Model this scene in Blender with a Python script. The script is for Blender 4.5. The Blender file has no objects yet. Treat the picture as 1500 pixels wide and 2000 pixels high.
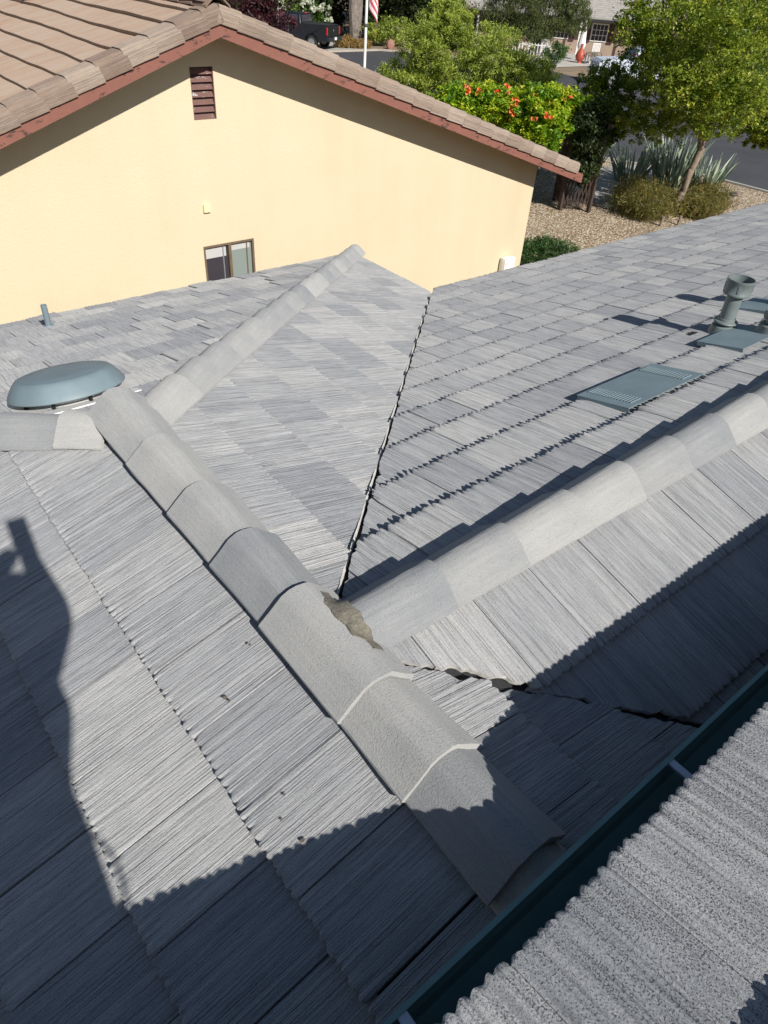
import bpy, bmesh, math, random
import numpy as np
from mathutils import Vector, Matrix

# ------------------------------------------------------------------ camera, sky, sun, exposure
scene = bpy.context.scene
COL = scene.collection
cam = bpy.data.cameras.new("camera"); camo = bpy.data.objects.new("camera", cam); COL.objects.link(camo)
cam.sensor_fit = 'VERTICAL'; cam.sensor_height = 36.0; cam.sensor_width = 27.0
cam.lens = 36.0 * 1355.2 / 2000.0
cam.clip_start = 0.02; cam.clip_end = 2000
CR = ((0.7834561, 0.3556409, -0.5096234), (-0.618765, 0.5225274, -0.5865961), (0.0576747, 0.7749094, 0.6294355))
CP = Vector((-0.86115, -1.5, 1.76697))
mw = Matrix(CR).to_4x4(); mw.translation = CP
camo.matrix_world = mw
scene.camera = camo

SUN = Vector((-0.0793, -0.7989, 0.5962)).normalized()
w = bpy.data.worlds.new("World"); scene.world = w; w.use_nodes = True
nt = w.node_tree; bg = nt.nodes['Background']
sky = nt.nodes.new('ShaderNodeTexSky'); sky.sky_type = 'NISHITA'; sky.sun_disc = False
sky.sun_elevation = math.asin(SUN.z); sky.sun_rotation = math.atan2(SUN.x, SUN.y)
sky.air_density = 1.0; sky.dust_density = 0.6; sky.ozone_density = 1.5
nt.links.new(sky.outputs[0], bg.inputs[0]); bg.inputs[1].default_value = 0.062
sun = bpy.data.lights.new("sun", 'SUN'); sun.energy = 4.9; sun.angle = math.radians(0.55); sun.color = (1.0, 0.968, 0.915)
suno = bpy.data.objects.new("sun", sun); COL.objects.link(suno)
suno.rotation_euler = SUN.to_track_quat('Z', 'Y').to_euler()
scene.view_settings.view_transform = 'Standard'; scene.view_settings.look = 'None'
scene.view_settings.exposure = 0.16; scene.view_settings.gamma = 1.0
G = -3.75                      # ground level (ridge of the near roof is z = 0)

# ------------------------------------------------------------------ helpers
def V3(*a): return Vector(a)
def tag(o, label=None, cat=None, group=None, kind=None):
    if label: o['label'] = label
    if cat: o['category'] = cat
    if group: o['group'] = group
    if kind: o['kind'] = kind
    return o
def empty(name, loc=(0, 0, 0), label=None, cat=None, group=None):
    o = bpy.data.objects.new(name, None); o.location = loc; o.empty_display_size = .2
    COL.objects.link(o); tag(o, label, cat, group); return o
def link(name, me, mat=None, parent=None, world=True):
    o = bpy.data.objects.new(name, me); COL.objects.link(o)
    if mat:
        for m in (mat if isinstance(mat, (list, tuple)) else [mat]): me.materials.append(m)
    if parent is not None:
        o.parent = parent
        if world: o.matrix_parent_inverse = Matrix.Translation(-root_loc(parent))
    return o
def root_loc(p):
    return Vector(p.location) if p.type == 'EMPTY' else Vector((0, 0, 0))
def smooth(me, flag=True):
    me.polygons.foreach_set('use_smooth', np.full(len(me.polygons), flag, dtype=bool)); me.update()
def npmesh(name, verts, quads, uv=None, attrs=None, smooth_=True):
    me = bpy.data.meshes.new(name)
    verts = np.asarray(verts, dtype=np.float32); quads = np.asarray(quads, dtype=np.int32)
    k = quads.shape[1]
    me.vertices.add(len(verts)); me.vertices.foreach_set('co', verts.ravel())
    me.loops.add(quads.size); me.loops.foreach_set('vertex_index', quads.ravel())
    me.polygons.add(len(quads)); me.polygons.foreach_set('loop_start', np.arange(0, quads.size, k, dtype=np.int32))
    me.polygons.foreach_set('loop_total', np.full(len(quads), k, dtype=np.int32))
    me.update(calc_edges=True)
    if uv is not None:
        l = me.uv_layers.new(name='UVMap'); l.data.foreach_set('uv', np.asarray(uv, dtype=np.float32)[quads.ravel()].ravel())
    for n_, a in (attrs or {}).items():
        at = me.attributes.new(n_, 'FLOAT', 'POINT'); at.data.foreach_set('value', np.asarray(a, dtype=np.float32))
    me.validate(); smooth(me, smooth_)
    return me
class MB:
    """collects plain shapes and links them as ONE mesh object"""
    def __init__(s): s.bm = bmesh.new()
    def box(s, c, d, rz=0, M=None, bev=0):
        r = bmesh.ops.create_cube(s.bm, size=1)['verts']
        m = (M or Matrix()) @ Matrix.Translation(c) @ Matrix.Rotation(rz, 4, 'Z') @ Matrix.Diagonal((d[0], d[1], d[2], 1))
        bmesh.ops.transform(s.bm, matrix=m, verts=r)
        if bev:
            es = list({e for v in r for e in v.link_edges})
            bmesh.ops.bevel(s.bm, geom=es, offset=bev, segments=2, affect='EDGES', profile=.7)
        return s
    def poly(s, pts, th=0, n=None):
        vs = [s.bm.verts.new(p) for p in pts]; f = s.bm.faces.new(vs)
        if th:
            s.bm.normal_update()
            nn = Vector(n).normalized() if n else f.normal.copy()
            r = bmesh.ops.extrude_face_region(s.bm, geom=[f])
            bmesh.ops.translate(s.bm, vec=nn * th, verts=[g for g in r['geom'] if isinstance(g, bmesh.types.BMVert)])
        return s
    def tube(s, pts, rad, n=8, cap=True):
        pts = [Vector(p) for p in pts]
        if not hasattr(rad, '__len__'): rad = [rad] * len(pts)
        rings = []; up = Vector((.13, .21, 1)).normalized()
        for i, p in enumerate(pts):
            d = (pts[min(i + 1, len(pts) - 1)] - pts[max(i - 1, 0)]).normalized()
            a = d.cross(up if abs(d.dot(up)) < .95 else Vector((1, 0, 0))).normalized(); b = d.cross(a).normalized()
            rings.append([s.bm.verts.new(p + (a * math.cos(t) + b * math.sin(t)) * rad[i]) for t in [2 * math.pi * k / n for k in range(n)]])
        for r0, r1 in zip(rings, rings[1:]):
            for k in range(n): s.bm.faces.new((r0[k], r0[(k + 1) % n], r1[(k + 1) % n], r1[k]))
        if cap:
            s.bm.faces.new(rings[0][::-1]); s.bm.faces.new(rings[-1])
        return s
    def lathe(s, c, prof, n=32, M=None):
        """prof: (radius, z) list"""
        M = M or Matrix(); rings = []
        for r, z in prof:
            rings.append([s.bm.verts.new(M @ (Vector(c) + Vector((r * math.cos(t), r * math.sin(t), z)))) for t in [2 * math.pi * k / n for k in range(n)]])
        for r0, r1 in zip(rings, rings[1:]):
            for k in range(n): s.bm.faces.new((r0[k], r0[(k + 1) % n], r1[(k + 1) % n], r1[k]))
        return s
    def build(s, name, mat, parent=None, sm=False, weld=0):
        if weld: bmesh.ops.remove_doubles(s.bm, verts=s.bm.verts, dist=weld)
        bmesh.ops.recalc_face_normals(s.bm, faces=s.bm.faces)
        me = bpy.data.meshes.new(name); s.bm.to_mesh(me); s.bm.free()
        if sm:
            smooth(me)
            try: me.set_sharp_from_angle(angle=math.radians(35))
            except Exception: pass
        return link(name, me, mat, parent)

# ------------------------------------------------------------------ materials
MATS = {}
def newmat(name):
    m = bpy.data.materials.new(name); m.use_nodes = True
    return m, m.node_tree, m.node_tree.nodes['Principled BSDF']
def nd(nt, t, **kw):
    n = nt.nodes.new(t)
    for k, v in kw.items():
        if k == 'inp':
            for kk, vv in v.items(): n.inputs[kk].default_value = vv
        else: setattr(n, k, v)
    return n
def ramp(nt, fac, stops):
    r = nt.nodes.new('ShaderNodeValToRGB'); cr = r.color_ramp
    while len(cr.elements) < len(stops): cr.elements.new(.5)
    for e, (p, c) in zip(cr.elements, stops): e.position = p; e.color = (c[0], c[1], c[2], 1)
    nt.links.new(fac, r.inputs[0]); return r.outputs[0]
def noise(nt, vec, scale, detail=4, rough=.6):
    n = nd(nt, 'ShaderNodeTexNoise', inp={'Scale': scale, 'Detail': detail, 'Roughness': rough})
    if vec is not None: nt.links.new(vec, n.inputs['Vector'])
    return n.outputs['Fac']
def mathn(nt, op, a, b=None, clamp=False):
    n = nd(nt, 'ShaderNodeMath', operation=op); n.use_clamp = clamp
    for i, x in enumerate((a, b)):
        if x is None: continue
        if isinstance(x, (int, float)): n.inputs[i].default_value = x
        else: nt.links.new(x, n.inputs[i])
    return n.outputs[0]
def mapping(nt, vec, sc):
    m = nd(nt, 'ShaderNodeMapping'); m.inputs['Scale'].default_value = sc; nt.links.new(vec, m.inputs['Vector']); return m.outputs[0]
def bump(nt, h, dist, strength=1.0, prev=None):
    b = nd(nt, 'ShaderNodeBump'); b.inputs['Distance'].default_value = dist; b.inputs['Strength'].default_value = strength
    nt.links.new(h, b.inputs['Height'])
    if prev is not None: nt.links.new(prev, b.inputs['Normal'])
    return b.outputs[0]
def mixc(nt, fac, a, b, mode='MIX'):
    m = nd(nt, 'ShaderNodeMix', data_type='RGBA', blend_type=mode)
    for i, x in ((0, fac), (6, a), (7, b)):
        if isinstance(x, (int, float)): m.inputs[i].default_value = x
        elif isinstance(x, tuple): m.inputs[i].default_value = (x[0], x[1], x[2], 1)
        else: nt.links.new(x, m.inputs[i])
    return m.outputs[2]

def tile_material(name, stops, groove=.0022, grain=.0012, grain_scale=420, streakc=.07, fine=100, line=.034, linedark=.46, pitc=.5, bloom=.5, band=0.0, side=True):
    m, nt, bs = newmat(name)
    uv = nd(nt, 'ShaderNodeUVMap').outputs[0]
    at = nd(nt, 'ShaderNodeAttribute', attribute_name='tint').outputs['Fac']
    s1 = noise(nt, mapping(nt, uv, (34, 1.0, 1)), 1, 3, .6)
    blot = noise(nt, mapping(nt, uv, (2.6, 2.6, 1)), 1, 5, .65)
    gr = noise(nt, mapping(nt, uv, (grain_scale, grain_scale * .8, 1)), 1, 2, .5)
    # thin straight grooves: contour lines of noises that run down the slope
    wv = mathn(nt, 'ADD', mathn(nt, 'MULTIPLY', mathn(nt, 'SUBTRACT', noise(nt, mapping(nt, uv, (9, 5, 1)), 1, 2, .5), .5), .0030), mathn(nt, 'MULTIPLY', mathn(nt, 'SUBTRACT', noise(nt, mapping(nt, uv, (160, 60, 1)), 1, 2, .5), .5), .0030))
    sp = nd(nt, 'ShaderNodeSeparateXYZ'); nt.links.new(uv, sp.inputs[0])
    cb = nd(nt, 'ShaderNodeCombineXYZ'); nt.links.new(mathn(nt, 'ADD', sp.outputs[0], wv), cb.inputs[0]); nt.links.new(sp.outputs[1], cb.inputs[1])
    sp2 = nd(nt, 'ShaderNodeSeparateXYZ'); nt.links.new(cb.outputs[0], sp2.inputs[0])
    def lines(N_, w_, seed, vlen):
        """thin grooves, irregularly spaced about 1/N_ m apart, each with its own depth that changes along the tile"""
        wob = mathn(nt, 'MULTIPLY', noise(nt, mapping(nt, cb.outputs[0], (N_ * .45, .12, 1)), 1, 1, .5), 3.2)
        x_ = mathn(nt, 'ADD', mathn(nt, 'MULTIPLY', sp2.outputs[0], N_), wob)
        x_ = mathn(nt, 'ADD', x_, seed)
        fr = mathn(nt, 'FRACT', x_); fl = mathn(nt, 'FLOOR', mathn(nt, 'ADD', x_, .5))
        d_ = mathn(nt, 'MINIMUM', fr, mathn(nt, 'SUBTRACT', 1.0, fr))
        cv = nd(nt, 'ShaderNodeCombineXYZ'); nt.links.new(mathn(nt, 'MULTIPLY', fl, 7.31), cv.inputs[0]); nt.links.new(mathn(nt, 'MULTIPLY', sp2.outputs[1], vlen), cv.inputs[1])
        dep = ramp(nt, noise(nt, cv.outputs[0], 1, 2, .6), [(.36, (0, 0, 0)), (.62, (1, 1, 1))])
        m_ = ramp(nt, mathn(nt, 'DIVIDE', d_, w_), [(.2, (1, 1, 1)), (1.0, (0, 0, 0))])
        return mathn(nt, 'MULTIPLY', m_, dep), mathn(nt, 'FLOOR', x_)
    g1, id1 = lines(fine, .24, 0, 3.0); g2_, id2 = lines(fine * 1.9, .30, 13.7, 9.0)
    ln = mathn(nt, 'SUBTRACT', 1.0, mathn(nt, 'MAXIMUM', g1, mathn(nt, 'MULTIPLY', g2_, .6)))
    wn = nd(nt, 'ShaderNodeTexWhiteNoise', noise_dimensions='1D'); nt.links.new(id1, wn.inputs['W'])
    ribv = wn.outputs['Value']
    f = mathn(nt, 'ADD', mathn(nt, 'MULTIPLY', at, .62), mathn(nt, 'MULTIPLY', s1, streakc * 2))
    f = mathn(nt, 'ADD', f, mathn(nt, 'MULTIPLY', mathn(nt, 'SUBTRACT', blot, .5), .5))
    f = mathn(nt, 'ADD', f, mathn(nt, 'MULTIPLY', mathn(nt, 'SUBTRACT', ribv, .5), .16))
    f = mathn(nt, 'ADD', f, .16 - streakc)
    col = ramp(nt, f, stops)
    if side: col = mixc(nt, mathn(nt, 'MULTIPLY', ramp(nt, ln, [(0, (1, 1, 1)), (1, (0, 0, 0))]), linedark), col, (.10, .10, .105))
    if band:
        bd = ramp(nt, noise(nt, mapping(nt, uv, (48, 3.0, 1)), 1, 3, .6), [(.42, (0, 0, 0)), (.60, (1, 1, 1))])
        g2 = noise(nt, mapping(nt, uv, (grain_scale * 1.05, grain_scale * .78, 1)), 1, 2, .55)
        pits = ramp(nt, mathn(nt, 'SUBTRACT', g2, mathn(nt, 'MULTIPLY', bd, band)), [(.31, (1, 1, 1)), (.37, (0, 0, 0))])
        col = mixc(nt, mathn(nt, 'MULTIPLY', pits, .68), col, (.05, .05, .055))  # shade inside the pits is painted into the base colour
    pit = ramp(nt, gr, [(.30, (pitc, pitc, pitc)), (.42, (1, 1, 1)), (.75, (1.1, 1.1, 1.09))])
    col = mixc(nt, 1.0, col, pit, 'MULTIPLY')
    bl = noise(nt, mapping(nt, uv, (6, 3.2, 1)), 1, 6, .72)
    col = mixc(nt, ramp(nt, bl, [(.63, (0, 0, 0)), (.84, (bloom, bloom, bloom))]), col, (.66, .66, .67))
    nt.links.new(col, bs.inputs['Base Color']); bs.inputs['Roughness'].default_value = .93
    bs.inputs['Specular IOR Level'].default_value = .2; bs.inputs['Diffuse Roughness'].default_value = .45
    b = bump(nt, ln, groove, 1.0)
    b = bump(nt, noise(nt, mapping(nt, uv, (grain_scale * .5, grain_scale * .32, 1)), 1, 3, .7), grain, 1.0, b)
    if band: b = bump(nt, ramp(nt, pits, [(0, (1, 1, 1)), (1, (0, 0, 0))]), .003, 1.0, b)
    nt.links.new(b, bs.inputs['Normal'])
    return m
GREY = [(.12, (.285, .293, .312)), (.42, (.385, .388, .394)), (.68, (.475, .47, .46)), (.95, (.555, .545, .52))]
GREYU = [(.12, (.33, .34, .35)), (.42, (.42, .42, .425)), (.68, (.50, .50, .49)), (.95, (.56, .55, .53))]
M_TILE = tile_material('grey_concrete_tile', GREY, .0027, .0028, 330)
M_TILEF = tile_material('grey_concrete_tile_fine', GREY, .0026, .0024, 300, fine=85, linedark=.52)
M_TILEU = tile_material('grey_concrete_tile_gritty', GREYU, .0020, .0030, 280, fine=44, linedark=.45, bloom=.2, band=.11, pitc=.85)
M_CUT = None
def plain(name, col, rough=.6, var=.12, scale=8, bumpd=0, bscale=60, metal=0, spec=.5, coord='Object'):
    m, nt, bs = newmat(name)
    tc = nd(nt, 'ShaderNodeTexCoord').outputs[coord]
    n = noise(nt, tc, scale, 5, .6)
    a = tuple(c * (1 - var) for c in col); b = tuple(min(1, c * (1 + var)) for c in col)
    nt.links.new(ramp(nt, n, [(.3, a), (.7, b)]), bs.inputs['Base Color'])
    bs.inputs['Roughness'].default_value = rough; bs.inputs['Metallic'].default_value = metal
    bs.inputs['Specular IOR Level'].default_value = spec
    if bumpd: nt.links.new(bump(nt, noise(nt, tc, bscale, 4, .65), bumpd), bs.inputs['Normal'])
    return m
M_CUT = plain('raw_cut_concrete', (.60, .58, .54), .9, .15, 30, .002, 90)
M_RIDGE = None
def ridge_material():
    m, nt, bs = newmat('ridge_tile_concrete')
    tc = nd(nt, 'ShaderNodeTexCoord').outputs['Object']
    oi = nd(nt, 'ShaderNodeObjectInfo').outputs['Random']
    blot = noise(nt, tc, 5, 5, .6); gr = noise(nt, tc, 330, 2, .5)
    st = noise(nt, mapping(nt, tc, (90, 3, 90)), 1, 3, .6)
    f = mathn(nt, 'ADD', mathn(nt, 'MULTIPLY', oi, .50), mathn(nt, 'MULTIPLY', blot, .45))
    f = mathn(nt, 'ADD', f, mathn(nt, 'MULTIPLY', mathn(nt, 'SUBTRACT', st, .5), .35))
    col = ramp(nt, f, [(.15, (.25, .26, .27)), (.45, (.345, .345, .34)), (.8, (.455, .445, .42))])
    pit = ramp(nt, gr, [(.28, (.5, .5, .5)), (.42, (1, 1, 1)), (.8, (1.06, 1.06, 1.06))])
    col = mixc(nt, 1.0, col, pit, 'MULTIPLY')
    pk = noise(nt, tc, 3.1, 3, .5)
    col = mixc(nt, ramp(nt, pk, [(.70, (0, 0, 0)), (.80, (.35, .35, .35))]), col, (.56, .40, .34))
    nt.links.new(col, bs.inputs['Base Color']); bs.inputs['Roughness'].default_value = .92; bs.inputs['Diffuse Roughness'].default_value = .35
    bs.inputs['Specular IOR Level'].default_value = .2
    b = bump(nt, st, .0018); b = bump(nt, noise(nt, tc, 150, 4, .75), .0034, 1, b)
    nt.links.new(b, bs.inputs['Normal']); return m
M_RIDGE = ridge_material()
M_FELT = plain('dark_roof_felt', (.018, .018, .02), .95, .3, 20)
M_MORTAR = plain('brown_mortar', (.215, .195, .15), .95, .3, 60, .005, 160)
M_GREEN = plain('green_gutter_paint', (.14, .245, .23), .5, .10, 12, .0003, 40)
M_VENT = plain('blue_grey_vent_paint', (.195, .255, .28), .55, .10, 7, .0004, 60)
M_VENTD = plain('pipe_grey_green_paint', (.165, .195, .19), .5, .14, 14, .0006, 60)
M_GALV = plain('galvanised_steel', (.55, .57, .62), .35, .1, 30, 0, 1, .7)
M_DARK = plain('dark_opening', (.01, .01, .012), .9, .1, 5)
M_STUCCOB = plain('beige_stucco', (.55, .47, .36), .95, .06, 3, .003, 90)
M_WOOD = plain('grey_weathered_wood', (.22, .18, .14), .85, .25, 10, .002, 50)
M_DWOOD = plain('dark_brown_wood', (.055, .035, .028), .8, .3, 10, .002, 50)
M_WHITE = plain('white_paint', (.78, .77, .74), .5, .05, 6)
M_CONC = plain('pale_concrete', (.42, .40, .36), .9, .12, 1.2, .002, 60)
M_ROCK = plain('dark_rock', (.09, .075, .07), .9, .3, 8, .02, 10)
M_REDROCK = plain('red_rock', (.34, .17, .13), .9, .2, 4, .03, 6)
M_TERRA = plain('red_terracotta', (.42, .075, .045), .5, .15, 6)
M_RUBBER = plain('black_rubber', (.02, .02, .022), .8, .2, 20)
M_BPAINT = plain('black_car_paint', (.012, .016, .022), .22, .1, 3)
M_WPAINT = plain('white_car_paint', (.62, .66, .74), .25, .03, 3)
M_CHROME = plain('steel_rim', (.5, .5, .5), .3, .1, 5, 0, 1, .8)

def stucco_yellow():
    m, nt, bs = newmat('yellow_stucco')
    tc = nd(nt, 'ShaderNodeTexCoord').outputs['Object']
    big = noise(nt, tc, .8, 4, .6); st = noise(nt, mapping(nt, tc, (2.2, 2.2, .16)), 1, 4, .6)
    f = mathn(nt, 'ADD', mathn(nt, 'MULTIPLY', big, .6), mathn(nt, 'MULTIPLY', st, .4))
    col = ramp(nt, f, [(.30, (.625, .528, .36)), (.5, (.665, .568, .395)), (.70, (.685, .585, .41))])
    nt.links.new(col, bs.inputs['Base Color']); bs.inputs['Roughness'].default_value = .95
    bs.inputs['Specular IOR Level'].default_value = .15
    n1 = noise(nt, tc, 34, 4, .6); lace = ramp(nt, n1, [(.42, (0, 0, 0)), (.6, (1, 1, 1))])
    b = bump(nt, lace, .0014, .7); b = bump(nt, noise(nt, tc, 150, 3, .6), .0012, 1, b)
    nt.links.new(b, bs.inputs['Normal']); return m
M_YELLOW = stucco_yellow()
TAN = [(.20, (.33, .20, .14)), (.40, (.365, .265, .195)), (.62, (.39, .305, .24)), (.9, (.43, .36, .30))]
M_TAN = tile_material('tan_concrete_tile', TAN, .0008, .0008, 200, streakc=.34, fine=26, line=.02, linedark=.10, bloom=.1, pitc=.8)
RAKE = [(.15, (.23, .16, .12)), (.45, (.32, .24, .185)), (.8, (.42, .335, .265))]
M_RAKE = tile_material('brown_rake_tile', RAKE, .003, .001, 200, streakc=.4, fine=44, line=.04, linedark=.6, bloom=.1, pitc=.8)
def peeling(name, base, under, amount):
    m, nt, bs = newmat(name)
    tc = nd(nt, 'ShaderNodeTexCoord').outputs['Object']
    n = noise(nt, mapping(nt, tc, (5, 5, 12)), 1, 6, .75)
    v = noise(nt, tc, 6, 4, .6)
    c = mixc(nt, ramp(nt, n, [(amount, (0, 0, 0)), (amount + .025, (1, 1, 1))]), ramp(nt, v, [(.3, tuple(x * .85 for x in base)), (.7, base)]), under)
    nt.links.new(c, bs.inputs['Base Color']); bs.inputs['Roughness'].default_value = .75
    nt.links.new(bump(nt, n, .002), bs.inputs['Normal']); return m
M_FASCIA = peeling('red_fascia_paint', (.26, .105, .075), (.08, .04, .03), .58)
M_LOUVRE = peeling('brown_louvre_paint', (.17, .085, .07), (.42, .40, .40), .62)
M_FRAME = plain('bronze_window_frame', (.16, .115, .075), .5, .15, 8)
def glass(name, col, rough=.06):
    m, nt, bs = newmat(name); bs.inputs['Base Color'].default_value = (*col, 1); bs.inputs['Roughness'].default_value = rough
    bs.inputs['Specular IOR Level'].default_value = .6; return m
M_GLASS = glass('dark_window_glass', (.05, .045, .055)); M_GLASS2 = glass('pale_window_glass', (.24, .28, .26), .12)
M_BLIND = plain('window_blind', (.50, .50, .48), .7, .05, 4)
def gravel():
    m, nt, bs = newmat('tan_gravel')
    tc = nd(nt, 'ShaderNodeTexCoord').outputs['Object']
    vo = nd(nt, 'ShaderNodeTexVoronoi', inp={'Scale': 17.0}); nt.links.new(tc, vo.inputs['Vector'])
    sx = nd(nt, 'ShaderNodeSeparateColor'); nt.links.new(vo.outputs['Color'], sx.inputs[0])
    c = ramp(nt, sx.outputs[0], [(.0, (.34, .24, .15)), (.3, (.55, .43, .29)), (.6, (.70, .58, .42)), (1, (.86, .80, .68))])
    e = ramp(nt, vo.outputs['Distance'], [(.25, (1, 1, 1)), (.6, (.45, .4, .35))])
    c = mixc(nt, 1.0, c, e, 'MULTIPLY')
    big = noise(nt, tc, .6, 4, .6)
    c = mixc(nt, 1.0, c, ramp(nt, big, [(.3, (.85, .82, .8)), (.7, (1.1, 1.1, 1.1))]), 'MULTIPLY')
    nt.links.new(c, bs.inputs['Base Color']); bs.inputs['Roughness'].default_value = .9
    h = mathn(nt, 'SUBTRACT', 1.0, vo.outputs['Distance'])
    nt.links.new(bump(nt, h, .03), bs.inputs['Normal']); return m
M_GRAVEL = gravel()
M_ASPH = plain('asphalt', (.062, .062, .068), .85, .18, .5, .004, 120)
M_DIRT = plain('dry_soil', (.26, .19, .125), .95, .25, .7, .02, 15)
M_BARK = plain('pale_bark', (.26, .20, .15), .9, .3, 9, .01, 30)
M_BARKD = plain('grey_oak_bark', (.20, .165, .14), .95, .35, 4, .03, 12)
def leafmat(name, stops, trans=.42, rough=.45):
    m, nt, bs = newmat(name)
    at = nd(nt, 'ShaderNodeAttribute', attribute_name='tint').outputs['Fac']
    c = ramp(nt, at, stops)
    nt.links.new(c, bs.inputs['Base Color']); bs.inputs['Roughness'].default_value = rough
    tr = nd(nt, 'ShaderNodeBsdfTranslucent'); nt.links.new(c, tr.inputs[0])
    mx = nd(nt, 'ShaderNodeMixShader'); mx.inputs[0].default_value = trans
    nt.links.new(bs.outputs[0], mx.inputs[1]); nt.links.new(tr.outputs[0], mx.inputs[2])
    nt.links.new(mx.outputs[0], nt.nodes['Material Output'].inputs['Surface']); return m
L_CRAPE = leafmat('crape_leaf', [(0, (.07, .13, .015)), (.40, (.20, .28, .028)), (.75, (.36, .42, .04)), (1, (.52, .46, .07))])
L_VINE = leafmat('vine_leaf', [(0, (.05, .14, .014)), (.35, (.18, .36, .02)), (.65, (.42, .55, .025)), (1, (.65, .60, .04))])
L_BUSH = leafmat('willow_leaf', [(0, (.12, .18, .03)), (.5, (.32, .40, .06)), (1, (.55, .62, .12))])
L_DARK = leafmat('dark_tree_leaf', [(0, (.02, .035, .012)), (.5, (.045, .07, .02)), (1, (.10, .13, .04))])
L_OLIVE = leafmat('olive_tree_leaf', [(0, (.05, .07, .02)), (.5, (.11, .14, .04)), (1, (.20, .22, .07))])
L_PURP = leafmat('purple_leaf', [(0, (.03, .012, .016)), (.5, (.075, .022, .03)), (1, (.16, .05, .055))])
L_OLE = leafmat('oleander_leaf', [(0, (.05, .10, .02)), (.5, (.11, .19, .035)), (1, (.2, .3, .06))])
L_BROOM = leafmat('broom_leaf', [(0, (.09, .10, .02)), (.5, (.21, .19, .045)), (1, (.40, .29, .09))])
L_JUN = leafmat('juniper_leaf', [(0, (.02, .06, .015)), (.5, (.06, .13, .03)), (1, (.13, .22, .05))])
L_STRAW = leafmat('straw_grass', [(0, (.28, .17, .05)), (1, (.52, .36, .12))])
L_AGAVE = leafmat('agave_leaf', [(0, (.14, .20, .14)), (.5, (.29, .37, .27)), (1, (.50, .56, .40))], .1)
L_WFL = leafmat('white_flower', [(0, (.6, .62, .45)), (1, (.85, .85, .75))])
L_OFL = leafmat('orange_flower', [(0, (.75, .10, .02)), (1, (.95, .28, .06))])
L_PFL = leafmat('pink_flower', [(0, (.6, .2, .4)), (1, (.8, .45, .6))])

# ------------------------------------------------------------------ roof geometry (fitted to the place)
# plan coordinates: X = across (to the right of the photo), Y = along the long ridge, away from the camera
XR = -0.013                       # X of the long ridge
T_R, T_L, T_E, T_F, T_N, T_U = 0.28604, 0.35155, 0.29311, 0.29230, 0.33093, 0.29977   # slopes
YP = 1.2425                       # Y of the hip peak
Y2, Z2 = -0.30136, 0.00907        # Y and height of the cross ridge
HL = 0.00834
EAVE = -1.3100
EXP, TW = 0.36, 0.28975           # tile exposure and width
YU, ZU = -1.3231, 0.33266         # nose line of the upper roof
def zR(x, y): return -T_R * x
def zL(x, y): return T_L * x + HL
def zE(x, y): return T_E * (YP - y)
def zF(x, y): return Z2 - T_F * (y - Y2)
def zN(x, y): return Z2 - T_N * (Y2 - y)

def tile_profiles(rng, cols, n=14):
    out = []
    for _ in range(n):
        u = np.linspace(0, 1, cols)
        k = 9; edges = np.sort(np.clip(np.linspace(0, 1, k + 1) + rng.normal(0, .026, k + 1), 0, 1)); edges[0] = 0; edges[-1] = 1
        lobe = np.zeros(cols); amp = rng.uniform(.65, 1.1, k)
        for i in range(k):
            s = (u >= edges[i]) & (u <= edges[i + 1]); t = (u[s] - edges[i]) / max(edges[i + 1] - edges[i], 1e-3)
            lobe[s] = np.clip(np.sin(np.pi * t ** rng.uniform(.7, 1.5)), 0, 1) ** rng.uniform(.5, .8) * amp[i] + rng.normal(0, .02, s.sum())
        fine = np.zeros(cols)
        for _g in range(16):
            c = rng.uniform(0, 1); fine -= rng.uniform(.3, 1.0) * np.exp(-((u - c) / .011) ** 2)
        fine += rng.normal(0, .18, cols)
        out.append((lobe, fine))
    return out

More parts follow.
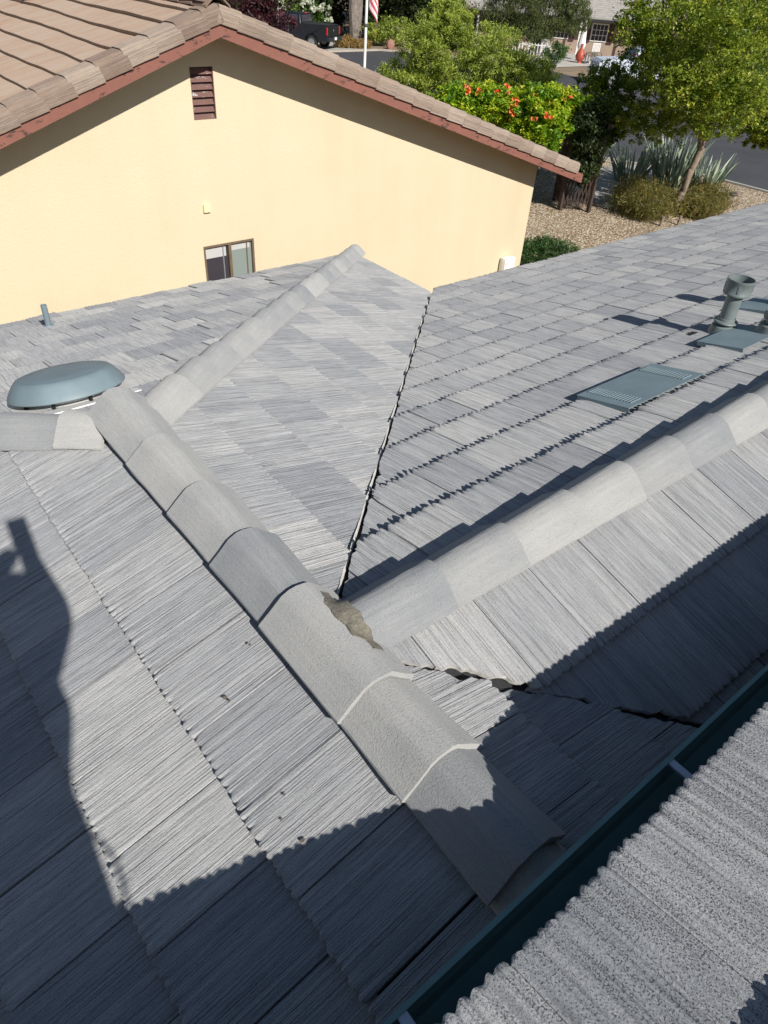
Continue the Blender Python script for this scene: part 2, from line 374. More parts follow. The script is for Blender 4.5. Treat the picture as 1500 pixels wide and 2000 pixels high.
def tile_slope(name, parent, O, U, V, N, urange, noses, cuts, mat, cols=40, seed=1, phase=0.0, lobe_h=.0085, thick=.021, skip=None, width=None, exp=None, finemul=1.0, jt=1.0, gapm=1.0, step=.024, tintc=1.0, jag=.006):
    rng = np.random.default_rng(seed); Wd = width or TW; EX = exp or EXP
    profs = tile_profiles(rng, cols)
    O, U, V, N = [np.array(a, float) for a in (O, U, V, N)]
    VS, QS, UV, TI = [], [], [], []; base = 0
    R = 7
    qi = np.array([[r * cols + c, r * cols + c + 1, (r + 1) * cols + c + 1, (r + 1) * cols + c] for r in range(R - 1) for c in range(cols - 1)])
    low = {}
    for k, nose in enumerate(noses):
        j0 = int(math.floor((urange[0] - phase) / Wd)) - 1; j1 = int(math.ceil((urange[1] - phase) / Wd)) + 1
        for j in range(j0, j1):
            u0 = phase + j * Wd + (k % 2) * Wd * .5
            if u0 + Wd < urange[0] or u0 > urange[1]: continue
            pc = [O + U * a + V * b for a in (u0, u0 + Wd) for b in (nose - EX - .04, nose)]
            out = False
            for (px, py, nx, ny) in cuts:
                if all((p[0] - px) * nx + (p[1] - py) * ny < 0 for p in pc): out = True; break
            if out: continue
            if skip and skip(u0 + Wd / 2, nose - EX / 2): continue
            lobe, fine = profs[rng.integers(len(profs))]
            if rng.random() < .5: lobe = lobe[::-1]; fine = fine[::-1]
            g = float(rng.choice([.002, .004, .0065], p=[.35, .35, .3])) * gapm
            u = np.linspace(u0 + g * .5, u0 + Wd - g * .5, cols)
            jit = rng.normal(0, .0014) * jt; jn = rng.normal(0, .003); tw = rng.normal(0, .0010) * jt
            sc = (1 - lobe) * .011 + np.abs(rng.normal(0, .0008, cols))
            vv = np.array([nose - EX - .04, nose - .24, nose - .12, nose - .05, nose - .02, nose - .007, nose + jn])
            Vg = np.repeat(vv[:, None], cols, 1); Vg[-1] -= sc; Vg[-2] -= sc * .9; Vg[-3] -= sc * .5
            ramp_ = .008 + step * (Vg - (nose - EX)) / EX
            wgt = np.array([.08, .09, .12, .22, .5, .85, .75])[:, None]
            rag = rng.normal(0, .0008, Vg.shape); rag[:4] = 0; rag[4] *= .5
            H = ramp_ + (lobe[None] - .8) * lobe_h * wgt + fine[None] * .0005 * finemul + jit + tw * (u - u0 - Wd / 2)[None] / Wd * 2 + rag
            H[-1] -= .003
            P = O + U * u[None, :, None] + V * Vg[..., None] + N * H[..., None]
            VS.append(P.reshape(-1, 3)); QS.append(qi + base); base += R * cols
            UV.append(np.stack([np.repeat((u + k * 1.37)[None], R, 0), Vg + j * .71], -1).reshape(-1, 2))
            key = (j // 1, k); t = float(np.clip(.5 + (rng.beta(1.6, 1.6) - .5) * tintc, 0, 1))
            TI.append(np.full(R * cols, t))
    me = npmesh(name, np.concatenate(VS), np.concatenate(QS), np.concatenate(UV), {'tint': np.concatenate(TI)})
    bm = bmesh.new(); bm.from_mesh(me)
    cutv = set()
    for (px, py, nx, ny) in cuts:
        r = bmesh.ops.bisect_plane(bm, geom=bm.verts[:] + bm.edges[:] + bm.faces[:], dist=1e-6, plane_co=(px, py, 0), plane_no=(nx, ny, 0), clear_inner=True)
        for g_ in r['geom_cut']:
            if isinstance(g_, bmesh.types.BMEdge): g_.seam = True
    Nv = Vector(N)
    from mathutils import noise as mno
    for v in {v for e in bm.edges if e.seam for v in e.verts}:
        best = min(((abs((v.co.x - px) * nx + (v.co.y - py) * ny) / math.hypot(nx, ny)), nx, ny) for (px, py, nx, ny) in cuts)
        q = v.co * 9.0; a_ = mno.noise(q) * jag * 1.6 + mno.noise(v.co * 38.0) * jag * .7 + max(0, mno.noise(v.co * 15.0 + Vector((5, 5, 5))) - .25) * jag * 5
        v.co += Vector((best[1], best[2], 0)).normalized() * a_
    be = [e for e in bm.edges if e.is_boundary]
    cutlay = {e.index: e.seam for e in be}
    seams = [e for e in be if e.seam]; plainb = [e for e in be if not e.seam]
    r = bmesh.ops.extrude_edge_only(bm, edges=be)
    nvs = [g_ for g_ in r['geom'] if isinstance(g_, bmesh.types.BMVert)]
    bmesh.ops.translate(bm, vec=-Nv * thick, verts=nvs)
    bm.faces.ensure_lookup_table()
    for g_ in r['geom']:
        if isinstance(g_, bmesh.types.BMFace):
            g_.smooth = False
            if any(e.seam and len(e.link_faces) > 1 for e in g_.edges): g_.material_index = 1
    bm.to_mesh(me); bm.free()
    me.update()
    try: me.set_sharp_from_angle(angle=math.radians(50))
    except Exception: pass
    return link(name, me, [mat, M_CUT], parent)

def unit(v): v = np.array(v, float); return v / np.linalg.norm(v)

HOUSE = empty('tiled_roof_house', (0, 0, G), 'grey tiled house roof in the foreground with mortared ridges, green gutter and roof vents', 'house')

# --- deck felt under the tiles
def deck(name, pts, zf, drop=.012):
    b = MB(); b.poly([(x, y, zf(x, y) - drop) for x, y in pts], .02, (0, 0, -1)); return b.build(name, M_FELT, HOUSE)
hx = YP + T_L / T_E * 3.74
V1 = lambda x: (Y2 + (Z2 + T_R * x) / T_F)      # Y of the far valley at X
V2 = lambda x: (Y2 - (Z2 + T_R * x) / T_N)      # Y of the near valley
XE = 4.580; YE = 5.712
YL = -1.86
deck('roof_underlay', [(XR, YL), (XR, YP), (-3.74, hx), (-3.74, YL)], zL)
deck('roof_underlay', [(XR, YP), (XE - .06, YE - .06), (XE - .06, YL), (XR, YL)], zR, .014)
deck('roof_underlay', [(XR, YP), (-3.74, hx - .06), (-3.74, YE - .06), (XE - .06, YE - .06)], zE)
deck('roof_underlay', [(0.03, Y2), (XE, V1(XE)), (13.5, V1(XE)), (13.5, Y2)], zF, .010)
deck('roof_underlay', [(0.03, Y2), (13.5, Y2), (13.5, YL), (5.2, YL), ], zN, .010)

# --- tiled slopes
nL = unit((-T_L, 0, 1)); vL = unit((-1, 0, -T_L))
tile_slope('roof_slope', HOUSE, (0, 0, HL), (0, 1, 0), vL, nL, (YL, 3.4),
           [.5112 + EXP * k - EXP for k in range(1, 11)] , [(XR, 0, -1, 0), (0, YL, 0, 1), (XR, YP, T_L / T_E * -1, -1)][:2] + [(XR, YP, -(T_L / T_E), -1)],
           M_TILE, cols=58, seed=3, phase=.03, skip=lambda u, v: v > 2.6 and u < -1.6, finemul=1.0, tintc=.85, jt=.5, gapm=1.35)
nR = unit((T_R, 0, 1)); vR = unit((1, 0, -T_R))
nosR = [.7455 - EXP + EXP * k for k in range(0, 12)] + [4.715]
hd = unit((XE - XR, YE - YP, 0)); hn = (hd[1], -hd[0])
v1d = unit((1, T_R / T_F, 0)); v2d = unit((1, -T_R / T_N, 0))
v1p = (0, V1(0)); v2p = (0, V2(0))
tile_slope('roof_slope', HOUSE, (0, 0, 0), (0, 1, 0), vR, nR, (-.4, 6.0), nosR,
           [(XR, 0, 1, 0), (XR, YP, hn[0], hn[1]), (v1p[0], v1p[1] + .012, -v1d[1], v1d[0])], M_TILEF, cols=40, seed=7, phase=.06, lobe_h=.006, jt=.25, tintc=.85, jag=.004)
tile_slope('roof_slope', HOUSE, (0, 0, 0), (0, 1, 0), vR, nR, (YL, .1), nosR,
           [(XR, 0, 1, 0), (0, YL, 0, 1), (v2p[0], v2p[1] - .010, v2d[1], -v2d[0])], M_TILE, cols=58, seed=8, phase=.06, tintc=.7, jag=.010)
nE = unit((0, T_E, 1)); vE = unit((0, 1, -T_E))
LE = (YE - YP) * math.sqrt(1 + T_E ** 2)
tile_slope('roof_slope', HOUSE, (0, YP, 0), (1, 0, 0), vE, nE, (-3.8, 4.7), [LE + .02 - EXP * k for k in range(13, -1, -1)],
           [(XR, YP, -hn[0], -hn[1]), (XR, YP, (T_L / T_E), 1)], M_TILEF, cols=26, seed=11, phase=.1, lobe_h=.008, jt=2.6)
nF = unit((0, T_F, 1)); vF = unit((0, 1, -T_F))
tile_slope('roof_slope', HOUSE, (0, Y2, Z2), (1, 0, 0), vF, nF, (0, 13.5), [.442 + EXP * k for k in range(0, 13)],
           [(0, Y2, 0, 1), (v1p[0], v1p[1] - .012, v1d[1], -v1d[0])], M_TILEF, cols=36, seed=13, phase=.5695, lobe_h=.026, step=.043, tintc=.75, jag=.007, jt=1.3)
nN = unit((0, -T_N, 1)); vN = unit((0, -1, -T_N))
tile_slope('roof_slope', HOUSE, (0, Y2, Z2), (1, 0, 0), vN, nN, (0, 9.5), [.498 + EXP * k for k in range(0, 5)],
           [(0, Y2, 0, -1), (0, YL, 0, 1), (v2p[0], v2p[1] + .012, -v2d[1], v2d[0])], M_TILE, cols=52, seed=17, phase=.25, lobe_h=.012, tintc=.7, jag=.012)
# upper roof
nU = unit((0, T_U, 1)); vU = unit((0, 1, -T_U))
tile_slope('upper_roof_slope', HOUSE, (0, YU, ZU - .03), (1, 0, 0), vU, nU, (-6.5, 7.5), [-EXP * k for k in range(13, -1, -1)],
           [(-6.4, 0, 1, 0), (7.4, 0, -1, 0)], M_TILEU, cols=58, seed=23, phase=.11, lobe_h=.007, tintc=.9, finemul=1.6, gapm=.3)
b = MB(); b.poly([(-6.4, YU - .04, ZU - .05), (7.4, YU - .04, ZU - .05), (7.4, -6.2, ZU - .05 + T_U * 4.84), (-6.4, -6.2, ZU - .05 + T_U * 4.84)], .03, (0, 0, -1))
b.poly([(-6.4, -6.2, ZU - .05 + T_U * 4.84), (7.4, -6.2, ZU - .05 + T_U * 4.84), (7.4, -11, ZU - .05), (-6.4, -11, ZU - .05)], .03, (0, 0, -1)); b.build('roof_underlay', M_FELT, HOUSE)
b = MB(); b.box((.5, YU - .068, ZU - .125), (13.8, .03, .15)); b.build('fascia_board', M_GREEN, HOUSE)
b = MB(); b.box((.5, -6.3, (G + .2) / 2), (13.0, 8.8, .2 - G)); b.build('upper_wall', M_STUCCOB, HOUSE)
b = MB(); b.poly([(-3.35, -1.9, G), (4.15, -1.9, G), (4.15, 5.3, G), (-3.35, 5.3, G)], 2.42, (0, 0, 1)); b.poly([(4.15, -1.9, G), (13.2, -1.9, G), (13.2, 3.8, G), (4.15, 3.8, G)], 2.42, (0, 0, 1)); b.build('wall', M_STUCCOB, HOUSE)
b = MB(); b.box((.42, YE - .09, EAVE - .12), (8.2, .03, .13)); b.box((9.1, 4.10, EAVE - .12), (8.9, .03, .13)); b.box((XE - .10, (4.2 + YE) / 2, EAVE - .12), (.03, YE - 4.2 - .1, .13)); b.box((-3.74, 1.9, EAVE - .1), (.03, 7.5, .13)); b.build('fascia_board', M_GREEN, HOUSE)
# valley metal
M_VALLEY = plain('dark_valley_metal', (.02, .02, .022), .8, .2, 9)
for vf, zo, sg in ((V1, zF, 1), (V2, zN, -1)):
    b = MB(); xa, xb = .06, (XE if sg > 0 else 4.7)
    p0 = Vector((xa, vf(xa), 0)); p1 = Vector((xb, vf(xb), 0)); d = (p1 - p0).normalized(); sd = Vector((-d.y, d.x, 0)) * .09 * sg
    def zz(p, f, h=-.006): return Vector((p.x, p.y, f(p.x, p.y) + h))
    b.poly([zz(p0, zR), zz(p1, zR), zz(p1 + sd, zR), zz(p0 + sd, zR)]); b.poly([zz(p0, zR), zz(p0 - sd, zo), zz(p1 - sd, zo), zz(p1, zR)])
    b.build('valley_flashing', M_VALLEY, HOUSE)
# ragged pale edge where the tiles were cut along the far valley
rr = random.Random(12); b = MB(); vs = []
x = .16
while x < XE - .05:
    wd = -.001 + .004 * abs(math.sin(x * 5.1)) * rr.random() + .004 * rr.random()
    c = Vector((x, V1(x) + .012, 0)); n_ = Vector((-v1d[1], v1d[0], 0))
    q0 = c + n_ * -.004; q1 = c + n_ * wd
    vs.append((b.bm.verts.new((q0.x, q0.y, zR(q0.x, q0.y) + .018)), b.bm.verts.new((q1.x, q1.y, zR(q1.x, q1.y) + .026)), b.bm.verts.new((q0.x, q0.y, zR(q0.x, q0.y) + .004)))); x += rr.uniform(.02, .05)
for p, q in zip(vs, vs[1:]): b.bm.faces.new((p[0], p[1], q[1], q[0])); b.bm.faces.new((p[0], q[0], q[2], p[2]))
b.build('cut_tile_edge', M_CUT, HOUSE)

# --- ridge and hip tiles
def ridge_profile(w=.133, hs=.066, hc=.086, low=-.012, n=4):
    pts = [(-w, low), (-w + .001, low + .009), (-w * .70, .032), (-.055, .067), (-.046, .0745), (-.024, .083), (0, .086), (.024, .083), (.046, .0745), (.055, .067), (w * .70, .032), (w - .001, low + .009), (w, low)]
    return pts
def ridge_tile(p0, p1, sc0=1.06, sc1=.95, lift0=.014, lift1=0., name='ridge_tile', rnd=None, wm=1.0):
    """p0 = wide end, p1 = narrow end; both points on the ridge line"""
    rnd = rnd or random
    p0 = Vector(p0); p1 = Vector(p1); d = (p1 - p0); Lh = d.length; d.normalize()
    side = Vector((d.y, -d.x, 0)).normalized(); up = side.cross(d).normalized()
    if up.z < 0: up = -up
    prof = ridge_profile(); nseg = 7; th = .015
    bm = bmesh.new(); outer = []; inner = []
    M = Matrix((side, d, up)).transposed().to_4x4()
    for i in range(nseg + 1):
        t = i / nseg; sc = sc0 + (sc1 - sc0) * t; lf = lift0 + (lift1 - lift0) * t
        ro = []; ri = []
        for (x, z) in prof:
            jx = rnd.uniform(-.0012, .0012); jz = rnd.uniform(-.0012, .0012)
            ro.append(bm.verts.new((x * sc * wm + jx, t * Lh + (rnd.uniform(-.002, .002) if i in (0, nseg) else 0), z * sc + lf + jz)))
            ri.append(bm.verts.new((x * sc * wm * .90, t * Lh, (z - th) * sc + lf - (.0 if z > 0 else -.004))))
        outer.append(ro); inner.append(ri)
    n = len(prof)
    for i in range(nseg):
        for k in range(n - 1):
            bm.faces.new((outer[i][k], outer[i][k + 1], outer[i + 1][k + 1], outer[i + 1][k]))
            bm.faces.new((inner[i][k + 1], inner[i][k], inner[i + 1][k], inner[i + 1][k + 1]))
        for k in (0, n - 1): bm.faces.new((outer[i][k], outer[i + 1][k], inner[i + 1][k], inner[i][k]))
    for i in (0, nseg):
        for k in range(n - 1): bm.faces.new((outer[i][k], outer[i][k + 1], inner[i][k + 1], inner[i][k]))
    bmesh.ops.recalc_face_normals(bm, faces=bm.faces)
    me = bpy.data.meshes.new(name); bm.to_mesh(me); bm.free(); smooth(me)
    try: me.set_sharp_from_angle(angle=math.radians(21))
    except Exception: pass
    o = link(name, me, M_RIDGE, HOUSE)
    o.matrix_basis = Matrix.Translation(p0) @ M
    return o
R = random.Random(5)
# hip down to the right far corner (lowest first so uppers overlap)
hip1 = [Vector((XR, YP, 0)), Vector((XE, YE, EAVE))]
L1 = (hip1[1] - hip1[0]).length; d1 = (hip1[1] - hip1[0]).normalized()
k = 0; s = L1 + .02
while s > .20:
    e = max(s - .415, .12)
    ridge_tile(hip1[0] + d1 * s + V3(0, 0, .018 + R.uniform(-.002, .002)), hip1[0] + d1 * e + V3(0, 0, .012), rnd=R, wm=.98); s -= .355
hip2 = [Vector((XR, YP, 0)), Vector((-3.74, hx, EAVE))]
L2 = (hip2[1] - hip2[0]).length; d2 = (hip2[1] - hip2[0]).normalized()
s = .335 + .37 * 12
while s > .2:
    if s < L2 + .03: ridge_tile(hip2[0] + d2 * s + V3(0, 0, .010), hip2[0] + d2 * max(s - .43, .10) + V3(0, 0, .000), rnd=R, wm=1.05)
    s -= .37
# long ridge: joints measured along Y
J = [1.417, .985, .590, .240, -.120, -.555, -.850, -1.172]
for i in range(4):
    lift = .034 - .004 * i if i == 0 else .016
    ridge_tile((XR, J[i], .012), (XR, J[i + 1] - .05, .010), 1.10 if i == 0 else 1.07, .97, lift + .004, .004, rnd=R)
ridge_tile((XR, J[4] + .012, .016), (XR, J[5], .010), 1.10, 1.10, .016, .016, rnd=R)          # raised saddle tile
ridge_tile((XR, J[6], .006), (XR, J[5] + .05, .002), 1.09, .99, .013, .002, rnd=R)
ridge_tile((XR, J[7], .004), (XR, J[6] + .05, .000), 1.09, .98, .014, .002, rnd=R)
ridge_tile((XR, J[7] - .36, -.012), (XR, J[7] + .03, -.014), 1.04, .95, .0, .0, rnd=R)
# cross ridge
J2 = [.085, .437]; 
while J2[-1] < 9.3: J2.append(J2[-1] + .3625)
for a_, b_ in zip(J2, J2[1:]):
    first = a_ == J2[0]
    ridge_tile((b_, Y2, Z2 + .012), (a_ - (.0 if first else .045), Y2, Z2 + .010), 1.07, 1.0 if first else .97, .017, .010 if first else .003, rnd=R, wm=.95)
# mortar joining the two ridges
_pf = ridge_profile(); _px = np.array([p[0] for p in _pf]); _pz = np.array([p[1] for p in _pf])
def prof_z(x, sc): return float(np.interp(x / sc, _px, _pz, left=-.3, right=-.3)) * sc
def r1top(x): return prof_z(x - XR, 1.10) + .030
b = MB(); rows = []; ny = 46; nx = 12
for i in range(ny):
    yy = -.150 + .300 * i / (ny - 1); pz = prof_z(yy, 1.09) if abs(yy) < .144 else -.02
    zt = pz + Z2 + .024
    xs_ = [x * .004 for x in range(0, 40)]
    xi = next((x for x in xs_ if r1top(x) < zt + .002), .11)
    xl = max(min(xi, .095) - .048, .018) + .004 * math.sin(i * .45) + R.uniform(-.0015, .0015); xr = .094 + .004 * math.sin(i * .7) + R.uniform(-.0015, .002)
    row = []
    for j in range(nx):
        t = j / (nx - 1); x = xl + (xr - xl) * t
        zl_ = r1top(xl) + .001; zr_ = zt + .001
        z = max(r1top(x) + .0025, zl_ + (zr_ - zl_) * t + .0015) if 0 < j < nx - 1 else (r1top(x) - .006 if j == 0 else zt - .010)
        row.append(b.bm.verts.new((x, Y2 + yy, z + R.uniform(-.0008, .0008))))
    rows.append(row)
for p, q in zip(rows, rows[1:]):
    for j in range(nx - 1): b.bm.faces.new((p[j], p[j + 1], q[j + 1], q[j]))
b.build('mortar_joint', M_MORTAR, HOUSE, sm=True)

# --- gutter on the upper eave
b = MB()
gy = -1.245; gz = .262
prof = [(gy - .011, gz - .010), (gy - .011, gz), (gy, gz), (gy + .001, gz - .03), (gy - .012, gz - .055), (gy - .02, gz - .085), (gy - .06, gz - .105), (gy - .108, gz - .105), (gy - .108, gz - .0)]
pts = prof
pin = [(y + (.003 if y < gy - .05 else -.003), z + .003) for y, z in prof]
for x0, x1 in ((-6.4, 7.4),):
    vo = [[b.bm.verts.new((x, y, z)) for y, z in prof] for x in (x0, x1)]
    for k in range(len(prof) - 1): b.bm.faces.new((vo[0][k], vo[0][k + 1], vo[1][k + 1], vo[1][k]))
GUT = b.build('gutter', M_GREEN, HOUSE)
mod = GUT.modifiers.new('thick', 'SOLIDIFY'); mod.thickness = .002
for hxp in (-4.0, -2.6, -.515, .345, 1.2, 3.0, 5.0):
    b = MB(); b.box((hxp, gy - .062, gz - .006), (.020, .105, .003)); b.box((hxp - .010, gy - .062, gz - .010), (.002, .105, .008)); b.box((hxp + .010, gy - .062, gz - .010), (.002, .105, .008)); b.build('gutter_hanger', M_GALV, HOUSE)

# --- roof vents and pipes
def slope_matrix(x, y, zf, N):
    Nv = Vector(N); xa = Vector((1, 0, 0)); ya = Nv.cross(xa).normalized()
    M = Matrix((xa, ya, Nv)).transposed().to_4x4(); M.translation = Vector((x, y, zf(x, y))); return M
# round attic vent
M = slope_matrix(-.05, 2.10, zE, nE)
b = MB(); b.lathe((0, 0, 0), [(.302, .070), (.305, .074), (.303, .082), (.290, .104), (.262, .142), (.245, .158), (.226, .164), (.212, .163), (.204, .1655), (.12, .169), (.0005, .170)], 64, M)
b.lathe((0, 0, 0), [(.302, .070), (.290, .074), (.27, .09)], 64, M)
DV = b.build('dome_vent', M_VENT, HOUSE, sm=True, weld=.0003)
b = MB(); b.lathe((0, 0, 0), [(.27, .012), (.27, .022), (.225, .026), (.195, .038), (.19, .09)], 48, M); b.box((0, 0, .020), (.60, .58, .02), M=M)
o = b.build('vent_base', M_WHITE, DV, sm=True)
for k in range(8):
    a_ = k * math.pi / 4 + .2; b = MB(); b.box((.24 * math.cos(a_), .24 * math.sin(a_), .05), (.02, .012, .06), rz=a_, M=M); b.build('vent_bracket', M_DARK, DV)
# small pipe
def pipe(x, y, zf, N, r, h, cap=None, base_r=None, name='vent_pipe', mat=M_VENT, boot=.07, hole=False):
    z = zf(x, y); b = MB()
    b.lathe((x, y, z), [(r * .98, -.02), (r, h * .5), (r, h), (r * .86, h), (r * .84, h - .12 * min(1, h))], 24)
    P = b.build(name, mat, HOUSE, sm=True)
    b = MB(); b.lathe((x, y, z), [((base_r or r * 2.3), .0), ((base_r or r * 2.3) * .93, .03), (r * 1.5, boot), (r * 1.08, boot + .012)], 28); b.build('pipe_boot', mat, P, sm=True)
    if cap:
        cr, ch, z0 = cap
        b = MB(); b.lathe((x, y, z), [(cr * .75, z0), (cr * .97, z0 + .002), (cr, z0 + .008), (cr, z0 + .016), (cr * .97, z0 + .02), (cr * .97, z0 + ch - .02), (cr, z0 + ch - .016), (cr, z0 + ch), (cr * .93, z0 + ch), (cr * .92, z0 + ch * .35), (.0005, z0 + ch * .33)], 36)
        for a_ in range(4):
            t = a_ * math.pi / 2 + .5; b.box((x + cr * .985 * math.cos(t), y + cr * .985 * math.sin(t), z + z0 + ch * .5), (.004, .012, ch * .45), rz=t)
        b.build('pipe_cap', mat, P, sm=True)
    return P
pipe(.561, 4.94, zE, nE, .026, .225, boot=.03, base_r=.05)
P1 = pipe(4.04, .60, zF, nF, .054, .33, cap=(.092, .108, .305), base_r=.10, mat=M_VENTD, boot=.075)
b = MB(); zz = zF(4.04, .60); b.lathe((4.04, .60, zz), [(.056, .10), (.080, .102), (.083, .108), (.080, .114), (.062, .12), (.060, .135), (.055, .137)], 32); b.build('storm_collar', M_VENTD, P1, sm=True)
M = slope_matrix(4.0, .69, zF, nF)
b = MB(); b.box((-.13, .06, .035), (.10, .10, .012), M=M); b.build('flashing_gap', M_DARK, P1)
pipe(4.10, .30, zF, nF, .060, .15, cap=(.085, .06, .13), base_r=.11, mat=M_VENTD, boot=.09)
pipe(4.93, .56, zF, nF, .055, .33, cap=(.095, .11, .31), base_r=.10, mat=M_VENTD, boot=.08)
# low profile slotted vents (flat plates set into a course)
def flat_vent(x0, x1, y0, y1, slots=True):
    sl = math.sqrt(1 + T_F ** 2); M = slope_matrix((x0 + x1) / 2, (y0 + y1) / 2, zF, nF)
    wx = x1 - x0; wy = (y1 - y0) * sl; b = MB(); M = M @ Matrix.Translation((0, 0, .010))
    M = M @ Matrix.Rotation(.050, 4, 'X')
    b.box((0, 0, .040), (wx, wy, .004), M=M)
    b.box((0, wy / 2 - .002, .028), (wx, .004, .022), M=M)
    for sx in (-1, 1): b.box((sx * (wx / 2 - .002), 0, .028), (.004, wy, .022), M=M)
    o = b.build('flat_roof_vent', M_VENT, HOUSE)
    if slots:
        n = 15
        for sx in (-1, 1):
            b = MB(); c = MB()
            for k in range(n):
                yk = -wy * .38 + wy * .80 * k / (n - 1); pt = wy * .80 / (n - 1)
                b.box((sx * wx * .34, yk, .0445), (wx * .13, pt * .40, .005), M=M)
                c.box((sx * wx * .34, yk + pt * .42, .0427), (wx * .13, pt * .42, .0014), M=M)
            b.build('vent_louvre', M_VENT, o); c.build('vent_slot', M_DARK, o)
    return o
flat_vent(2.29, 3.03, .165, .50)
flat_vent(3.62, 4.17, .235, .545, False)
flat_vent(4.66, 5.05, .57, .86, False)
# droppings and a dead insect on the tiles
def splat(x, y, zf, N, r, mat, name='stain', seed=0):
    rr = random.Random(seed); M = slope_matrix(x, y, zf, N) if zf is not None else None
    b = MB(); pts = []
    n = 14
    for k in range(n):
        t = 2 * math.pi * k / n; q = r * rr.uniform(.55, 1.15); pts.append(M @ Vector((q * math.cos(t), q * .8 * math.sin(t), .032 + .003)))
    b.poly(pts, .002, (0, 0, -1)); return b.build(name, mat, HOUSE)
M_STAIN = plain('brown_dropping', (.15, .12, .09), .9, .4, 60)
for i, (x, y, r) in enumerate([(-.34, -.22, .008), (-.335, -.24, .005), (-.36, -.60, .005), (-.40, -.65, .005), (-.385, -.735, .009), (-.19, -.12, .005)]):
    splat(x, y, zL, nL, r, M_STAIN, 'bird_dropping', i)

# ------------------------------------------------------------------ photographer (out of frame; the shadow falls on the left slope)
e1 = Vector((-.9951, .0988, 0)); e2 = Vector((.0589, .5933, .8028))
def SP(x, y, L): return CP + e1 * x + e2 * y + SUN * L
ms = plain('skin', (.45, .28, .2), .6, .05, 5); mc = plain('dark_work_clothes', (.06, .07, .10), .9, .1, 6)
def skin_mesh(name, joints, edges, mat, parent=None, sub=2):
    me = bpy.data.meshes.new(name); me.from_pydata([tuple(j[0]) for j in joints], edges, []); me.update()
    o = link(name, me, mat, parent)
    m = o.modifiers.new('skin', 'SKIN'); m.use_smooth_shade = True
    sv = me.skin_vertices[0].data
    for i, j in enumerate(joints): r = j[1]; sv[i].radius = (r if hasattr(r, '__len__') else (r, r)); sv[i].use_root = (i == 0)
    s = o.modifiers.new('sub', 'SUBSURF'); s.levels = sub; s.render_levels = sub
    return o
def roofz(y): return ZU + T_U * (YU - y)
LB = .80
pel = SP(.25, -.88, LB); chest = SP(.215, -.62, LB); neck = SP(.14, -.46, LB - .06); head = SP(.095, -.31, LB - .12); top = SP(.10, -.155, LB - .12)
shR = SP(.125, -.52, LB); elR = SP(-.008, -.350, .40); wrR = SP(-.002, -.17, .13); haR = SP(.002, -.09, .05)
shL = SP(.32, -.55, LB - .02); elL = SP(.27, -.27, .42); wrL = SP(.13, -.15, .15); haL = SP(.045, -.10, .07)
hipR = pel + V3(.06, 0, -.04); hipL = pel + V3(-.06, 0, -.04)
ftR = Vector((hipR.x + .06, pel.y + .10, roofz(pel.y + .10) + .06)); ftL = Vector((hipL.x - .06, pel.y - .12, roofz(pel.y - .12) + .06))
knR = (hipR + ftR) / 2 + V3(0, .10, 0); knL = (hipL + ftL) / 2 + V3(0, .10, 0)
PER = empty('person', (pel.x, pel.y, roofz(pel.y)), 'person in dark clothes holding up a phone, whose shadow falls on the left slope', 'person')
jt = [(pel, (.15, .11)), (chest, (.19, .15)), (neck, .12), (head, (.15, .13)), (top, .10), (shR, .09), (elR, .078), (wrR, .04), (haR, .035),
      (shL, .06), (elL, .075), (wrL, .05), (haL, .032), (hipR, .11), (knR, .10), (ftR, .06), (ftR + V3(0, .15, -.04), .035), (hipL, .11), (knL, .10), (ftL, .045), (ftL + V3(0, .15, -.04), .035)]
ed = [(0, 1), (1, 2), (2, 3), (3, 4), (1, 5), (5, 6), (6, 7), (7, 8), (1, 9), (9, 10), (10, 11), (11, 12), (0, 13), (13, 14), (14, 15), (15, 16), (0, 17), (17, 18), (18, 19), (19, 20)]
skin_mesh('body', jt, ed, mc, PER)
fw = Vector((CR[0][2], CR[1][2], CR[2][2])); rt = Vector((CR[0][0], CR[1][0], CR[2][0])); upv = Vector((CR[0][1], CR[1][1], CR[2][1]))
st = [SP(x, y, .80) for x, y in ((.115, -.905), (.09, -.915), (.067, -.932), (.055, -.965), (.052, -1.004), (.062, -1.05), (.10, -1.10))]
b = MB(); b.tube(st, .007, 6); b.build('strap', mc, PER)
MP = Matrix((e1, e2, SUN)).transposed().to_4x4(); MP.translation = CP + SUN * .030 
b = MB(); b.box((.003, -.045, 0), (.078, .150, .008), M=MP, bev=.003); ph = b.build('phone', M_DARK)
tag(ph, 'phone held up above the upper roof by the person taking the photograph', 'phone')

# ------------------------------------------------------------------ yellow neighbouring house
NB = empty('yellow_stucco_house', (3.5, 7.83, G), 'yellow stucco house with tan tiled gable roof beside the grey roof', 'house')
YW = 7.83; YK = 7.30
AP = (3.740, 1.175)          # apex of the tile line (X, Z) in the rake plane
SLL = .364; SLR = .3207
zl = lambda x: AP[1] - SLL * (AP[0] - x); zr = lambda x: AP[1] - SLR * (x - AP[0])
XL0 = -4.2; XR1 = 11.05; XC = 10.44
def uvplane(name, pts, mat, parent): pass
